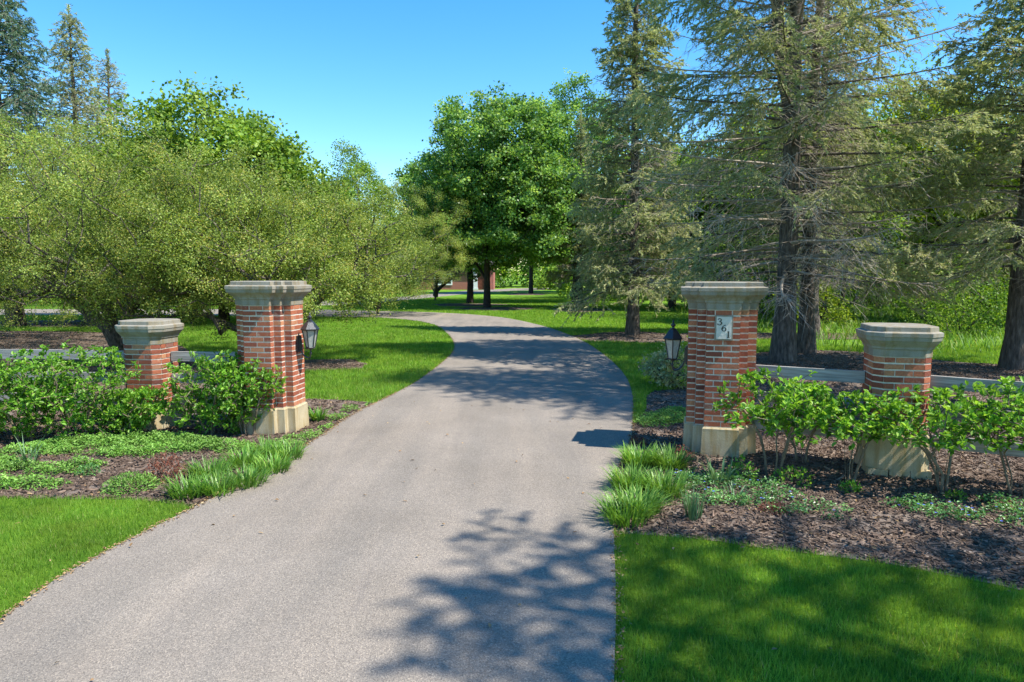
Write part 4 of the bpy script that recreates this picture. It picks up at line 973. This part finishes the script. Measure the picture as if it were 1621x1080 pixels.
cover('periwinkle', 'glossy periwinkle sprinkled with blue flowers below the number pillar', [(1110, 770, .35, .25), (1160, 765, .3, .2), (1120, 795, .3, .14), (1180, 800, .32, .14), (1230, 790, .32, .14), (1290, 808, .28, .09), (1250, 815, .2, .07), (1200, 775, .3, .14), (1090, 760, .25, .2), (1320, 825, .12, .05)], 'vinca', 304, dens=3000, L=.03, flowers=34, h=.09)
cover('periwinkle', 'separate periwinkle patch with blue flowers in the open mulch at right', [(1455, 800, .22, .12), (1490, 815, .3, .10), (1520, 825, .25, .08), (1430, 805, .2, .07)], 'vinca', 305, dens=3200, L=.032, flowers=18, h=.09)
cover('periwinkle', 'periwinkle patch running off the right edge of the view', [(1600, 815, .3, .12), (1580, 800, .2, .12), (1650, 830, .4, .14), (1340, 985-170, .06, .05)], 'vinca', 306, dens=3000, L=.032, flowers=10, h=.09)

def mound(px, py, label, r, h, mat, seed, L=.026, n=900, name='low_mound_plant', cat='plant', group=None, stems=False):
    x, y = G(px, py); rng = np.random.RandomState(seed); root = empty(name, (x, y, 0), label, cat, group)
    u = rand_unit(rng, n); u[:, 2] = np.abs(u[:, 2]); q = rng.uniform(.55, 1.05, (n, 1)); P = u*q*np.array([r, r, h])+[0, 0, .01]
    a = Acc(); D = u+rand_unit(rng, n)*.9; leaves(a, P, D, u+[0, 0, .8]+rand_unit(rng, n)*.5, rng.uniform(.6, 1.2, n)*L, rng.uniform(.5, 1.1, n)*L*.6, rng.beta(2, 2, n), 'leaf'); a.build('leaves', M[mat], root)
    s = Acc(); m = 26; E = P[:m]; tubes(s, np.stack([np.zeros((m, 3)), E*.5+[0, 0, .02], E], 1), np.tile([[.003, .0022, .0012]], (m, 1)), 4); s.build('stems', M['shrub_stem'], root)
    return root
mound(208, 776, 'round bright green mound plant alone on the left mulch', .25, .15, 'cover', 401, n=1500)
mound(262, 760, 'reddish brown bush between the green mound and the daylilies', .20, .26, 'red_leaf', 402, n=900, name='red_bush', cat='bush')
mound(140, 752, 'small dull plant on the mulch beside the green mound', .12, .10, 'vinca', 403, n=350)
mound(1078, 728, 'rusty leaved plant at the foot of the number pillar', .16, .15, 'red_leaf', 404, n=420, name='rusty_plant')
mound(1010, 706, 'rusty sprig by the asphalt behind the right daylilies', .10, .12, 'red_leaf', 405, n=240, name='rusty_plant')
mound(1222, 812, 'dark reddish low plant within the right mulch', .12, .08, 'red_leaf', 406, n=260, name='rusty_plant')
mound(1345, 780, 'small green sprig at the foot of the leggy shrub in front of the short pillar', .10, .10, 'shrub', 407, L=.04, n=120)
mound(1512, 792, 'small green sprig below the arching shrub right of the short pillar', .09, .08, 'shrub', 408, L=.04, n=90)
mound(1255, 765, 'loose green sprigs under the first leggy shrub', .2, .14, 'shrub', 409, L=.045, n=170)
mound(1175, 760, 'green sprig beside the base of the number pillar', .14, .22, 'shrub', 410, L=.05, n=150)
